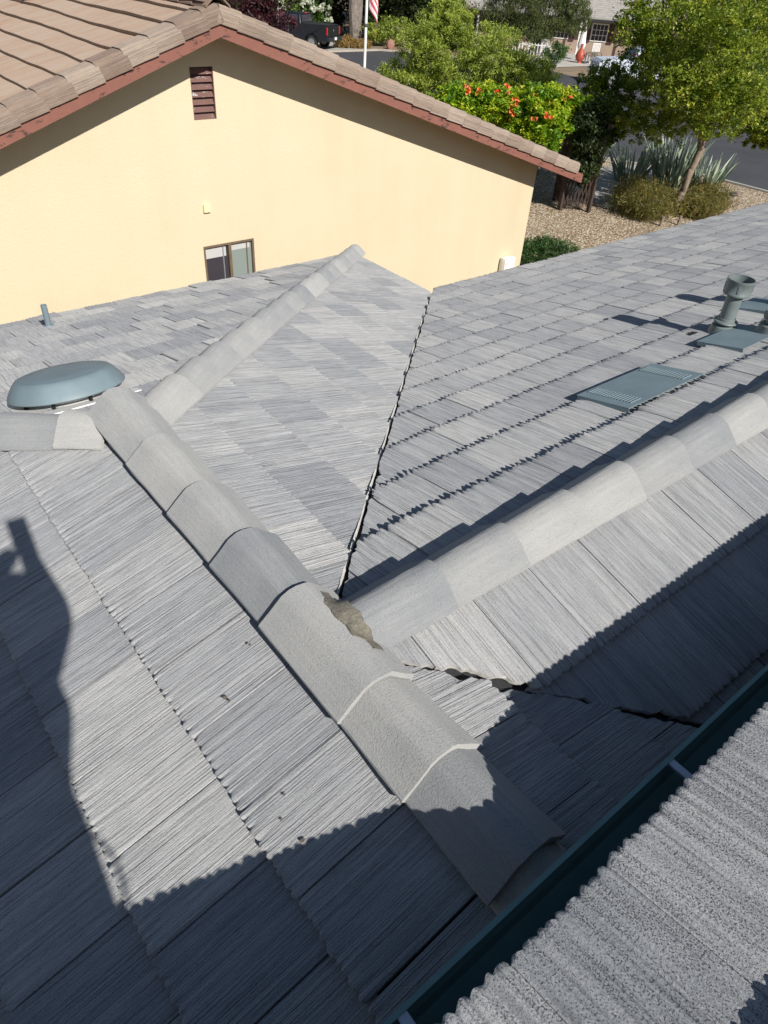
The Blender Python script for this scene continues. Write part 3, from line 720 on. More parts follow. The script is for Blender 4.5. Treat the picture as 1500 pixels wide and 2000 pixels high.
# gable wall with openings (front face pieces around the vent and the window)
WX0, WX1, WZ0, WZ1 = 3.485, 4.30, -2.30, -1.665
VX0, VX1, VZ0, VZ1 = 3.545, 3.862, -.080, .500
b = MB()
def wz(x): return (zl(x) if x < AP[0] else zr(x)) - .19
xs = sorted([XL0 + .5, WX0, VX0, VX1, WX1, AP[0], XC])
for x0, x1 in zip(xs, xs[1:]):
    holes = []
    if x0 >= VX0 - 1e-6 and x1 <= VX1 + 1e-6: holes.append((VZ0, VZ1))
    if x0 >= WX0 - 1e-6 and x1 <= WX1 + 1e-6: holes.append((WZ0, WZ1))
    z = G
    for h0, h1 in sorted(holes):
        b.poly([(x0, YW, z), (x1, YW, z), (x1, YW, h0), (x0, YW, h0)]); z = h1
    b.poly([(x0, YW, z), (x1, YW, z), (x1, YW, wz(x1)), (x0, YW, wz(x0))])
for (x0, x1, z0, z1) in ((WX0, WX1, WZ0, WZ1), (VX0, VX1, VZ0, VZ1)):
    dpt = .09
    b.poly([(x0, YW, z0), (x0, YW + dpt, z0), (x0, YW + dpt, z1), (x0, YW, z1)]); b.poly([(x1, YW, z0), (x1, YW, z1), (x1, YW + dpt, z1), (x1, YW + dpt, z0)])
    b.poly([(x0, YW, z1), (x0, YW + dpt, z1), (x1, YW + dpt, z1), (x1, YW, z1)]); b.poly([(x0, YW, z0), (x1, YW, z0), (x1, YW + dpt, z0), (x0, YW + dpt, z0)])
b.poly([(XC, YW, G), (XC, YW + 9, G), (XC, YW + 9, wz(XC)), (XC, YW, wz(XC))])
b.poly([(XL0 + .5, YW, G), (XL0 + .5, YW, wz(XL0 + .5)), (XL0 + .5, YW + 9, wz(XL0 + .5)), (XL0 + .5, YW + 9, G)])
me_w = b.build('wall', M_YELLOW, NB, weld=.0005)
# louvred gable vent
b = MB(); b.box(((VX0 + VX1) / 2, YW + .08, (VZ0 + VZ1) / 2), (VX1 - VX0 - .004, .01, VZ1 - VZ0 - .004)); LV = b.build('gable_vent', M_DARK, NB)
b = MB(); n = 7
for k in range(n):
    zc = VZ0 + (VZ1 - VZ0) * (k + .5) / n; hh = (VZ1 - VZ0) / n
    b.poly([(VX0 + .012, YW + .012, zc - hh * .48), (VX1 - .012, YW + .012, zc - hh * .48), (VX1 - .012, YW + .062, zc + hh * .36), (VX0 + .012, YW + .062, zc + hh * .36)], .008, (0, 1, .5))
b.build('louvre', M_LOUVRE, LV)
for x in (VX0 + .006, VX1 - .006): b = MB(); b.box((x, YW + .03, (VZ0 + VZ1) / 2), (.010, .055, VZ1 - VZ0 - .002)); b.build('vent_frame', M_LOUVRE, LV)
# sliding window
b = MB(); f = .03; xm = (WX0 + WX1) / 2 + .01
for (x0, x1, z0, z1, yy) in ((WX0 + .002, WX1 - .002, WZ1 - f, WZ1 - .002, 0), (WX0 + .002, WX1 - .002, WZ0 + .002, WZ0 + f, 0), (WX0 + .002, WX0 + f, WZ0 + f, WZ1 - f, 0), (WX1 - f, WX1 - .002, WZ0 + f, WZ1 - f, 0), (xm - .022, xm + .022, WZ0 + f, WZ1 - f, 0)):
    b.box(((x0 + x1) / 2, YW + .028 + yy, (z0 + z1) / 2), (x1 - x0, .055, z1 - z0))
WN = b.build('window', M_FRAME, NB)
for (x0, x1, m_) in ((WX0 + f, xm - .022, M_GLASS), (xm + .022, WX1 - f, M_GLASS2)):
    b = MB(); b.box(((x0 + x1) / 2, YW + .050, (WZ0 + WZ1) / 2), (x1 - x0, .004, WZ1 - WZ0 - 2 * f)); b.build('pane', m_, WN)
    b = MB(); b.box(((x0 + x1) / 2 - .01, YW + .046, WZ1 - f - (.055 if m_ is M_GLASS2 else .085)), (x1 - x0 - .03, .003, .10 if m_ is M_GLASS2 else .16)); b.build('blind', M_BLIND, WN)
    b = MB(); xb = x1 - .075; b.box((xb, YW + .040, (WZ0 + WZ1) / 2), (.016, .012, WZ1 - WZ0 - 2 * f - .01)); b.build('sash', M_FRAME if m_ is M_GLASS2 else M_GALV, WN)
# small square box on the wall
b = MB(); b.box((3.59, YW - .020, -1.152), (.10, .036, .105), bev=.008); b.build('wall_cover', plain('cream_cover', (.82, .68, .42), .6, .03, 5), NB)
# roof: left slope of tan tiles with wide visible courses
LS = math.sqrt(1 + SLL ** 2); uL = (0, 1, 0); vLL = unit((-1, 0, -SLL)); nLL = unit((-SLL, 0, 1))
EXN = .347
def wavy_slope(name, O, Uv, Vv, Nn, u0, u1, v0, count, mat, seed):
    rng = np.random.default_rng(seed); O, Uv, Vv, Nn = [np.array(a, float) for a in (O, Uv, Vv, Nn)]
    VS, QS, UVs, TI = [], [], [], []; base = 0; cols = 7; Wd = .30
    for k in range(count):
        nose = v0 + k * EXN
        for j in range(int((u1 - u0) / Wd)):
            uu = u0 + j * Wd + (k % 2) * .15; u = np.linspace(uu, uu + Wd, cols); vv = np.array([nose - EXN - .04, nose - .1, nose - .012, nose, nose, nose - .05]) 
            hh = np.array([.004, .034, .046, .043, .006, .004])[:, None] + np.zeros((1, cols)) + .004 * np.sin(u * 1.3 + k)[None]
            P = O + Uv * u[None, :, None] + Vv * (vv[:, None, None] + (.012 * np.sin(u * 1.9 + k * 2.1) + .004 * np.sin(u * 7.1 + k))[None, :, None]) + Nn * hh[..., None]
            VS.append(P.reshape(-1, 3)); r = 6
            QS.append(np.array([[a * cols + c, a * cols + c + 1, (a + 1) * cols + c + 1, (a + 1) * cols + c] for a in range(r - 1) for c in range(cols - 1)]) + base); base += r * cols
            UVs.append(np.stack([np.repeat(u[None], r, 0), np.repeat((vv + j * .71 + k * 1.3)[:, None], cols, 1)], -1).reshape(-1, 2)); TI.append(np.full(r * cols, np.clip(.5 + rng.normal(0, .07), 0, 1)))
    me = npmesh(name, np.concatenate(VS), np.concatenate(QS), np.concatenate(UVs), {'tint': np.concatenate(TI)}, False)
    return link(name, me, mat, NB)
OA = np.array([AP[0], YK, AP[1] - .045])
wavy_slope('roof_slope', OA, uL, vLL, nLL, .10, 9.2, .22, 24, M_TAN, 31)
vRR = unit((1, 0, -SLR)); nRR = unit((SLR, 0, 1))
wavy_slope('roof_slope', OA, uL, vRR, nRR, .10, 9.2, .22, 22, M_TAN, 32)
b = MB()
for vv_, x_end, zf in ((vLL, XL0, zl), (vRR, XR1, zr)):
    p = Vector(OA) - V3(0, 0, .02); L_ = 8.2 if vv_ is vLL else 7.7; q = p + Vector(vv_) * L_
    b.poly([p + V3(0, .08, 0), q + V3(0, .08, 0), q + V3(0, 9.2, 0), p + V3(0, 9.2, 0)], .03, (0, 0, -1))
b.build('roof_underlay', M_DWOOD, NB)
# rake tiles: L-shaped pieces draped over the verge
def rake_tile(v, s0, s1, nn, seed, z0):
    rng = np.random.default_rng(seed); v = Vector(v); nn = Vector(nn)
    prof = [(.30, .036), (.20, .040), (.12, .044), (.055, .042), (.022, .032), (.004, .012), (-.006, -.02), (-.008, -.07), (-.008, -.145), (.012, -.147), (.014, -.02), (.03, .012), (.28, .018)]
    VS = []; UVs = []; base = Vector(OA); r = 4
    per = [0]
    for (a, c), (a2, c2) in zip(prof, prof[1:]): per.append(per[-1] + math.hypot(a2 - a, c2 - c))
    for i in range(r + 1):
        t = i / r; s = s0 + (s1 - s0) * t; lf = z0 + .016 * t
        for (yy, zz), pe in zip(prof, per):
            P = base + v * s + nn * (zz + lf) + V3(0, yy + (.004 * t if yy < .03 else 0), 0)
            P += Vector(rng.normal(0, .0008, 3)); VS.append(P); UVs.append((pe, s))
    n = len(prof); Q = []
    for i in range(r):
        for k in range(n - 1): Q.append((i * n + k, i * n + k + 1, (i + 1) * n + k + 1, (i + 1) * n + k))
    # end walls
    for row in (0, r):
        for k in range(4): Q.append((row * n + k, row * n + k + 1, row * n + n - 2 - max(0, k - 1) * 0, row * n + n - 1))
        for k in range(4, 9): Q.append((row * n + k, row * n + min(k + 1, 8), row * n + 9, row * n + 10))
    Q = [q for q in Q if len(set(q)) == 4]
    me = npmesh('rake_tile', VS, Q, UVs, {'tint': np.full(len(VS), rng.beta(2, 2))}, False)
    smooth(me)
    try: me.set_sharp_from_angle(angle=math.radians(55))
    except Exception: pass
    return link('rake_tile', me, M_RAKE, NB)
for k in range(22):
    s1 = .225 + EXN * k; rake_tile(vLL, max(s1 - EXN - .03, 0), s1, nLL, 100 + k, .004)
for k in range(21):
    s1 = .30 + EXN * 1.06 * k; rake_tile(vRR, max(s1 - EXN * 1.06 - .03, 0), s1, nRR, 200 + k, .004)
# ridge tiles of that roof
for k in range(24):
    y0 = YK + .02 + .36 * k
    b = MB(); P0 = Vector((AP[0], y0, AP[1] + .004)); pr = [(-.15, -.055), (-.145, -.035), (-.06, .035), (0, .05), (.06, .035), (.145, -.035), (.15, -.055)]
    ring = [[b.bm.verts.new((P0.x + x * sc, P0.y + yy, P0.z + z * sc + lf)) for x, z in pr] for yy, sc, lf in ((0, 1.06, .015), (.41, .97, 0))]
    for i in range(len(pr) - 1): b.bm.faces.new((ring[0][i], ring[0][i + 1], ring[1][i + 1], ring[1][i]))
    o = b.build('ridge_cap', M_RAKE, NB); o.modifiers.new('t', 'SOLIDIFY').thickness = .018
# barge boards and soffit
for vv_, L_, nn_ in ((vLL, 8.0, nLL), (vRR, 7.85, nRR)):
    p = Vector((AP[0], YK + .025, AP[1] - .045)); v = Vector(vv_); q = p + v * L_
    b = MB(); t0, t1 = -.10, -.278
    b.poly([p + V3(0, 0, t0), q + V3(0, 0, t0), q + V3(0, 0, t1 + .02), p + V3(0, 0, t1)], .035, (0, 1, 0)); o = b.build('barge_board', M_FASCIA, NB)
    b = MB(); b.poly([p + V3(0, .036, t0 - .02), q + V3(0, .036, t0 - .02), q + V3(0, YW - YK - .03, t0 - .02), p + V3(0, YW - YK - .03, t0 - .02)], .02, (0, 0, 1)); b.build('soffit', M_YELLOW, NB)
# end of the right verge: fascia return and rafter tails
b = MB(); b.box((XR1 + .05, YK + 4.6, zr(XR1) - .15), (.035, 9.0, .16)); b.build('eave_board', M_DWOOD, NB)
for k in range(12): b = MB(); b.box((10.72, YW + .5 + .6 * k, zr(10.72) - .22), (.75, .045, .12)); b.build('rafter_tail', M_DWOOD, NB)
# vent pipes on that roof
def npipe(x, y, h, r):
    z = zl(x) - .02; b = MB(); b.lathe((x, y, z), [(r * 1.9, .02), (r * 1.4, .05), (r * 1.05, .09), (r, .10), (r, h), (r * .8, h), (r * .8, h - .1)], 18); b.lathe((x, y, z), [(.14, .035), (.13, .045), (r, .05)], 20)
    return b.build('vent_pipe', plain('rust_pipe_paint', (.45, .19, .12), .6, .15, 8), NB, sm=True)
npipe(2.98, 11.70, .50, .036); npipe(2.20, 11.0, .35, .036)
# white meter cover low at the corner
b = MB(); b.box((9.93, YW - .10, -3.08), (.32, .16, .46), bev=.07)
for k in range(4): b.box((9.93, YW - .184, -3.22 + .09 * k), (.22, .010, .03))
b.build('utility_box', M_WHITE, NB)

# ------------------------------------------------------------------ ground, road, path
def flat(name, pts, z, mat, th=.0):
    b = MB(); b.poly([(x, y, z) for x, y in pts]); o = b.build(name, mat)
    for p in o.data.polygons:
        if p.normal.z < 0: p.flip()
    return tag(o, kind='structure')
flat('ground', [(-200, -120), (260, -120), (260, 260), (-200, 260)], G, M_DIRT)
flat('gravel_ground', [(9.0, -30), (24.2, -30), (24.35, 9.5), (24.3, 12.2), (23.2, 14.5), (22.2, 17), (20.5, 20.5), (16, 24), (9.0, 24)], G + .012, M_GRAVEL)
flat('road', [(24.45, -60), (24.45, 9.5), (24.4, 12.2), (23.3, 14.6), (22.3, 17.1), (20.6, 20.7), (17.5, 26), (16, 42.2), (26.5, 42.5), (30.2, 43.2), (34.6, 43.4), (36.5, 41.9), (38.5, 38), (39.5, 34.5), (40.6, 33.6), (40.0, 30.8), (39.6, 28.5), (41.0, 25), (40, 8), (40, -60)], G + .02, M_ASPH)
flat('path', [(17.6, 11.0), (19.5, 10.9), (23.2, 12.5), (23.5, 14.0), (21.5, 14.4), (18.6, 13.0)], G + .024, M_CONC)
flat('driveway', [(40.9, 34.2), (39.0, 38.2), (46.0, 42.2), (51.5, 40.0), (50.2, 33.8)], G + .028, plain('pale_driveway', (.50, .47, .42), .9, .1, .8))
flat('driveway', [(26.0, 42.9), (34.2, 43.8), (33.5, 54), (26, 54)], G + .028, M_CONC)
b = MB()
kp = [(26.5, 42.75), (30.2, 43.45), (34.7, 43.7), (36.8, 42.1), (38.8, 38.1), (39.8, 34.8)]
for p, q in zip(kp, kp[1:]): 
    d = Vector((q[0] - p[0], q[1] - p[1], 0)); b.box(((p[0] + q[0]) / 2, (p[1] + q[1]) / 2, G + .05), (d.length + .06, .28, .11), rz=math.atan2(d.y, d.x))
tag(b.build('kerb', plain('tan_kerb', (.40, .35, .29), .9, .1, 1)), kind='structure')
b = MB()
kp = [(24.45, -20), (24.45, 9.5), (24.4, 12.2), (23.3, 14.6), (22.3, 17.1), (20.6, 20.7)]
for p, q in zip(kp, kp[1:]):
    d = Vector((q[0] - p[0], q[1] - p[1], 0)); b.box(((p[0] + q[0]) / 2, (p[1] + q[1]) / 2, G + .03), (d.length + .03, .14, .06), rz=math.atan2(d.y, d.x))
tag(b.build('kerb', M_CONC), kind='structure')

# ------------------------------------------------------------------ vegetation
def leaves(name, clumps, n_sub, per, size, mat, parent, seed=0, spread=.35, aspect=.45, up=.35, droop=0, tshift=0, shell=.5):
    """clumps: (x,y,z,rx,ry,rz[,weight]); leaf-sized diamonds scattered round sub-clumps"""
    rng = np.random.default_rng(seed); C, S, TT = [], [], []
    for c in clumps:
        wgt = c[6] if len(c) > 6 else 1.0
        m = max(2, int(n_sub * wgt)); d = rng.normal(size=(m, 3)); d /= np.linalg.norm(d, axis=1)[:, None]
        r = shell + (1 - shell) * rng.random(m) ** .6; r = r * (1 + rng.normal(0, .09, m))
        ctr = np.array(c[:3]) + d * r[:, None] * np.array(c[3:6])
        rad = spread * np.mean(c[3:6]) * rng.uniform(.5, 1.3, m)
        kk = int(per); P = ctr[:, None] + rng.normal(size=(m, kk, 3)) * rad[:, None, None] * np.array([.55, .55, .42])
        C.append(P.reshape(-1, 3)); tt = np.clip(rng.beta(2, 2, m)[:, None] * .75 + rng.normal(0, .13, (m, kk)) + .12 + tshift + .22 * d[:, 2][:, None] * 0, 0, 1); TT.append(tt.ravel())
    P = np.concatenate(C); T = np.concatenate(TT); N = len(P)
    nrm = rng.normal(size=(N, 3)); nrm[:, 2] = np.abs(nrm[:, 2]) + up; nrm /= np.linalg.norm(nrm, axis=1)[:, None]
    a = rng.normal(size=(N, 3)); a[:, 2] -= droop; a -= (a * nrm).sum(1)[:, None] * nrm; a /= np.linalg.norm(a, axis=1)[:, None]
    bb = np.cross(nrm, a); sz = size * rng.uniform(.6, 1.35, N)[:, None]
    bend = nrm * sz * .18
    v = np.stack([P - a * sz, P - bb * sz * aspect - bend * .0, P + a * sz - bend, P + bb * sz * aspect], 1).reshape(-1, 3)
    q = np.arange(N * 4).reshape(-1, 4)
    me = npmesh(name, v, q, None, {'tint': np.repeat(T, 4)}, False)
    return link(name, me, mat, parent)
def limbs(name, base, tips, r0, mat, parent, seed=0, fork=.45, n=9, wob=.12):
    rr = random.Random(seed); b = MB(); base = Vector(base)
    for i, t in enumerate(tips):
        t = Vector(t); f = base.lerp(Vector((base.x + (t.x - base.x) * .25, base.y + (t.y - base.y) * .25, t.z)), fork)
        pts = []; m = 7
        for k in range(m + 1):
            u = k / m; p = base.lerp(f, min(1, u * 2)) if u < .5 else f.lerp(t, (u - .5) * 2)
            p = p + V3(rr.uniform(-wob, wob), rr.uniform(-wob, wob), 0) * u; pts.append(p)
        b.tube(pts, [r0 * (1 - .82 * (k / m) ** .7) * (1 if i == 0 else .7) for k in range(m + 1)], n)
        for k in (4, 5, 6):
            q = pts[k]; e = q + V3(rr.uniform(-1, 1), rr.uniform(-1, 1), rr.uniform(.3, 1.0)) * (t - base).length * .18
            b.tube([q, q.lerp(e, .5) + V3(rr.uniform(-.05, .05), 0, .05), e], [r0 * .25, r0 * .16, r0 * .06], 6)
    return b.build(name, mat, parent, sm=True)

# crape myrtle on the right
T = empty('crape_myrtle_tree', (19.3, 9.8, G), 'leafy crape myrtle with slim leaning trunk rising from the gravel yard on the right', 'tree')
cl = [(17.6, 10.5, .5, 1.3, 1.3, 1.0), (18.96, 9.96, .75, 1.4, 1.4, 1.1), (18.9, 11.6, -.6, 1.1, 1.1, .9), (18.0, 9.85, -.3, 1.2, 1.2, .9), (19.4, 9.2, -.3, 1.3, 1.3, .95), (18.5, 11.9, -1.6, .85, .85, .55),
      (17.9, 10.1, -1.35, 1.0, 1.0, .6), (19.2, 9.4, -1.2, 1.1, 1.1, .6), (20.4, 8.9, -1.0, 1.0, 1.0, .6), (18.2, 11.1, 2.1, 1.5, 1.5, 1.1), (19.8, 10.3, 1.9, 1.5, 1.5, 1.2), (17.2, 11.3, -1.55, .6, .6, .55), (17.95, 11.35, .75, .9, .9, .9), (20.3, 9.3, .8, 1.3, 1.3, 1.2)]
cl += [(20.6, 8.5, -1.6, .6, .6, .35), (17.9, 12.0, -1.9, .6, .6, .4), (17.4, 8.2, -.5, 1.0, 1.0, .8), (16.8, 8.9, -.2, 1.0, 1.0, .8), (17.0, 8.4, .9, 1.1, 1.1, .9), (18.3, 12.5, -.9, .85, .85, .6), (20.3, 8.3, -1.3, .8, .8, .45), (21.0, 8.0, -.4, .9, .9, .8)]
leaves('crown', cl, 150, 40, .042, L_CRAPE, T, 41, spread=.13, aspect=.5, up=.7, shell=.1)
b = MB(); b.tube([(19.3, 9.8, G), (19.34, 9.72, G + .6), (19.36, 9.66, G + 1.2), (19.42, 9.6, G + 1.75)], [.125, .10, .09, .10], 12)
rr = random.Random(42)
for tx, ty, tz in [(17.6, 10.8, .9), (18.2, 11.6, .6), (18.6, 10.6, 2.0), (19.2, 9.6, 1.9), (19.9, 9.2, 1.3), (20.5, 9.0, .3), (18.0, 9.9, .6), (19.0, 10.4, 2.6), (18.6, 11.5, -.8), (19.8, 8.9, -.5)]:
    st = Vector((19.40, 9.62, G + 1.62)); en = Vector((tx, ty, tz)); pts = []
    for k in range(9):
        u = k / 8; p = st.lerp(en, u); p.x -= (tx - 19.4) * .25 * math.sin(math.pi * u); p.y -= (ty - 9.6) * .25 * math.sin(math.pi * u)
        pts.append(p + V3(rr.uniform(-.05, .05), rr.uniform(-.05, .05), 0) * min(1, 3 * u))
    b.tube(pts, [.050 * (1 - .8 * k / 8) for k in range(9)], 7)
    for k in (3, 4, 5, 6, 7):
        q = pts[k]; e = q + V3(rr.uniform(-.5, .5), rr.uniform(-.5, .5), rr.uniform(.3, .8)); b.tube([q, q.lerp(e, .5) + V3(0, 0, .03), e], [.016, .011, .004], 5)
b.build('trunk', M_BARK, T, sm=True)
leaves('blossom', [(17.6, 11.0, .6, 1.0, 1.0, .7), (18.6, 10.4, 1.2, .9, .9, .7), (18.3, 11.6, -1.1, .8, .6, .25)], 3, 14, .045, L_PFL, T, 43, spread=.05)

# big willowy shrub in front of the street
T = empty('willow_shrub', (17.2, 17.0, G), 'tall fine-leaved yellow-green shrub beside the street, behind the trumpet vine', 'shrub')
cl = [(16.6, 17.75, -.45, 1.15, 1.1, 1.05), (17.85, 16.5, -.75, 1.05, 1.1, .95), (18.75, 15.5, -1.2, .9, .9, .75), (16.0, 18.3, -1.5, 1.0, .9, .85), (17.2, 17.1, -1.7, 1.3, 1.1, .9), (18.4, 15.9, -1.85, 1.1, 1.1, .8), (15.85, 18.4, -2.35, .9, .9, .7), (17.5, 16.9, -2.7, 1.8, 1.5, 1.0), (16.9, 17.5, .25, .75, .7, .5), (19.1, 15.0, -1.7, .7, .7, .55)]
leaves('crown', cl, 170, 75, .060, L_BUSH, T, 51, spread=.18, aspect=.22, up=.35, droop=-1.0, shell=.3, tshift=.12)
limbs('trunk', (17.2, 17.0, G), [(16.6, 17.75, -.4), (17.8, 16.5, -.6), (18.7, 15.6, -1.2), (16.0, 18.3, -1.5)], .09, M_BARK, T, 52)

# arbor and trumpet vine
A = empty('garden_arbor', (16.9, 11.6, G), 'dark wooden arbor with lattice sides under the trumpet vine', 'arbor')
posts = [(16.25, 11.55), (16.85, 11.0), (16.9, 12.3), (17.5, 11.75)]
for x, y in posts: b = MB(); b.box((x, y, G + 1.1), (.10, .10, 2.2)); b.build('post', M_DWOOD, A)
for (p, q) in ((posts[0], posts[1]), (posts[2], posts[3]), (posts[0], posts[2]), (posts[1], posts[3])):
    b = MB(); d = Vector((q[0] - p[0], q[1] - p[1], 0)); b.box(((p[0] + q[0]) / 2, (p[1] + q[1]) / 2, G + 2.2), (d.length + .3, .06, .12), rz=math.atan2(d.y, d.x)); b.build('beam', M_DWOOD, A)
for (p, q) in ((posts[0], posts[2]), (posts[1], posts[3]), (posts[0], posts[1])):
    b = MB(); P_ = Vector((p[0], p[1], 0)); Q_ = Vector((q[0], q[1], 0))
    for k in range(9):
        u = k / 8
        for sg in (1, -1):
            lo, hi = max(0, min(1, u)), max(0, min(1, u + .45 * sg)); h = abs(hi - lo) / .45
            if h < .1: continue
            a_ = P_.lerp(Q_, lo); c_ = P_.lerp(Q_, hi); b.tube([a_ + V3(0, 0, G + .15), c_ + V3(0, 0, G + .15 + 1.9 * h)], .018, 4)
    b.build('lattice', M_DWOOD, A)
Tv = empty('trumpet_vine', (16.0, 12.0, G), 'bright green trumpet vine with orange flowers draped over the arbor', 'vine')
cl = [(13.9, 13.5, -1.35, .75, .7, .5), (14.5, 13.0, -1.25, .8, .8, .5), (15.1, 12.3, -1.15, .75, .75, .42), (15.3, 11.9, -1.55, .75, .7, .5), (14.95, 12.4, -1.6, .6, .55, .4), (13.5, 13.9, -1.6, .6, .6, .4), (15.3, 11.95, -2.15, .5, .5, .45), (15.8, 12.2, -1.1, .7, .7, .35), (16.4, 11.9, -1.3, .6, .6, .35)]
leaves('foliage', cl, 95, 75, .060, L_VINE, Tv, 61, spread=.24, aspect=.45, up=.8, shell=.4)
leaves('dark_foliage', [(16.25, 11.15, -1.7, .55, .5, .75), (16.4, 11.1, -2.5, .4, .35, .5), (16.9, 11.4, -1.7, .7, .6, .5), (16.6, 12.0, -1.6, .6, .5, .4)], 70, 55, .055, L_DARK, Tv, 62, spread=.25, shell=.35)
rr = random.Random(8); b = MB()
for k in range(14):
    c = cl[k % 9]; t = rr.uniform(0, 6.28); 
    p = Vector((c[0] - .55 * c[3] + rr.uniform(-.5, .5) * c[3], c[1] - .45 * c[4] + rr.uniform(-.5, .5) * c[4], c[2] + c[5] * rr.uniform(.2, 1.0)))
    for m_ in range(rr.randint(3, 7)):
        q = p + V3(rr.uniform(-.10, .10), rr.uniform(-.10, .10), rr.uniform(-.07, .07)); d = V3(rr.uniform(-1, .2), rr.uniform(-1, .2), rr.uniform(-.2, .8)).normalized()
        b.tube([q, q + d * .05, q + d * .095], [.012, .022, .048], 6, cap=False)
o = b.build('blossom', M_TERRA, Tv); o.data.materials.clear(); o.data.materials.append(plain('orange_petal', (.80, .22, .08), .6, .2, 20))
limbs('stem', (16.5, 11.6, G), [(15.6, 12.2, -1.5), (16.9, 11.6, -1.6)], .05, M_DWOOD, Tv, 65)

# side fence / gate beside the wall corner
b = empty('wooden_gate', (14.2, 11.4, G), 'weathered wooden gate and frame beside the corner of the yellow house', 'gate')
GT = b
gp = [(10.75, 8.6), (12.4, 10.2), (14.0, 11.4), (15.8, 12.4)]
for x, y in gp: b = MB(); b.box((x, y, G + .75), (.10, .10, 1.5)); b.build('post', M_WOOD, GT)
for p, q in zip(gp, gp[1:]):
    d = Vector((q[0] - p[0], q[1] - p[1], 0)); rz = math.atan2(d.y, d.x)
    for zz in (.25, .75, 1.35): b = MB(); b.box(((p[0] + q[0]) / 2, (p[1] + q[1]) / 2, G + zz), (d.length - .1, .04, .10), rz=rz); b.build('rail', M_WOOD, GT)
    b = MB(); b.tube([(p[0], p[1], G + .25), (q[0], q[1], G + 1.35)], .035, 4); b.build('brace', M_WOOD, GT)

# low shrubs
def shrub(name, label, cat, loc, clumps, mat, size, sub, per, seed, aspect=.3, up=.2, droop=-.5, stem=M_BARK, group=None, spread=.22):
    T = empty(name, loc, label, cat, group); leaves('foliage', clumps, sub, per, size, mat, T, seed, spread=spread, aspect=aspect, up=up, droop=droop, shell=.35)
    rr = random.Random(seed); b = MB()
    for k in range(7):
        c = clumps[k % len(clumps)]; b.tube([(loc[0] + rr.uniform(-.1, .1), loc[1] + rr.uniform(-.1, .1), loc[2]), (c[0] + rr.uniform(-.3, .3) * c[3], c[1] + rr.uniform(-.3, .3) * c[4], c[2] + c[5] * .5)], [.02, .006], 5)
    b.build('stem', stem, T); return T
shrub('broom_shrub', 'rounded olive green shrub at the left of the slim tree trunk', 'shrub', (18.4, 10.2, G), [(18.4, 10.4, G + .35, .95, .9, .42), (18.0, 9.9, G + .3, .75, .7, .35), (18.9, 10.7, G + .35, .7, .7, .35)], L_BROOM, .06, 80, 60, 71, .16, -.1, -1.2, spread=.42)
shrub('broom_shrub', 'straw-tinged olive shrub spreading at the right of the slim tree trunk', 'shrub', (20.2, 9.6, G), [(20.2, 9.7, G + .3, .9, .8, .38), (19.6, 9.2, G + .25, .6, .55, .30), (21.0, 9.7, G + .25, .7, .6, .3)], L_BROOM, .06, 75, 56, 72, .16, -.1, -1.2, spread=.42)
shrub('juniper_hedge', 'low bright green juniper at the foot of the yellow wall corner', 'hedge', (12.7, 9.0, G), [(12.0, 8.9, G + .18, .75, .55, .24), (12.9, 8.95, G + .18, .8, .5, .22), (12.5, 9.2, G + .2, .9, .4, .24)], L_JUN, .035, 60, 60, 73, .35, .4, -.2)
# agaves / iris fans
def fan(loc, n, h, seed, label, rad=.5):
    T = empty('agave_plant', loc, label, 'plant', 'grey-green sword-leaved plants by the path'); rr = random.Random(seed); b = MB(); ti = []
    for k in range(n):
        t = rr.uniform(0, 6.28); r0 = rad * rr.random() ** .5; p = Vector((loc[0] + r0 * math.cos(t) * .9, loc[1] + r0 * math.sin(t) * .9, loc[2]))
        tilt = rr.uniform(.05, .55); ln = h * rr.uniform(.6, 1.1); d = Vector((math.cos(t + rr.uniform(-.6, .6)) * tilt, math.sin(t + rr.uniform(-.6, .6)) * tilt, 1)).normalized()
        s = Vector((-math.sin(t * 1.7), math.cos(t * 1.7), 0)); wv = rr.uniform(.030, .055); bend = Vector((d.x, d.y, -.15)) * ln * .18
        pts = [p, p + d * ln * .35, p + d * ln * .7 + bend * .4, p + d * ln + bend]
        ws = [wv * .7, wv, wv * .7, .003]; nn = d.cross(s).normalized() * .008
        L_ = [b.bm.verts.new(q - s * w_) for q, w_ in zip(pts, ws)]; M_ = [b.bm.verts.new(q - nn) for q in pts]; R_ = [b.bm.verts.new(q + s * w_) for q, w_ in zip(pts, ws)]
        for i in range(3): b.bm.faces.new((L_[i], M_[i], M_[i + 1], L_[i + 1])); b.bm.faces.new((M_[i], R_[i], R_[i + 1], M_[i + 1]))
        ti += [rr.random()] * 12
    o = b.build('leaf', L_AGAVE, T)
    at = o.data.attributes.new('tint', 'FLOAT', 'POINT'); at.data.foreach_set('value', np.array(ti[:len(o.data.vertices)], dtype=np.float32))
    o['kind'] = 'stuff'
    return T
fan((21.0, 12.6, G), 80, 1.25, 81, 'sword-leaved plant nearest the path, left of the slim trunk', .48)
fan((22.0, 11.7, G), 100, 1.65, 82, 'tallest sword-leaved plant directly behind the slim trunk', .62)
fan((22.7, 10.9, G), 50, 1.1, 83, 'sword-leaved plant right of the slim trunk at the road edge', .45)
fan((21.6, 15.2, G), 110, 1.35, 84, 'wide sword-leaved clump beyond the path', .9)
fan((20.3, 15.7, G), 60, 1.35, 85, 'sword-leaved clump beyond the path beside the arbor', .5)
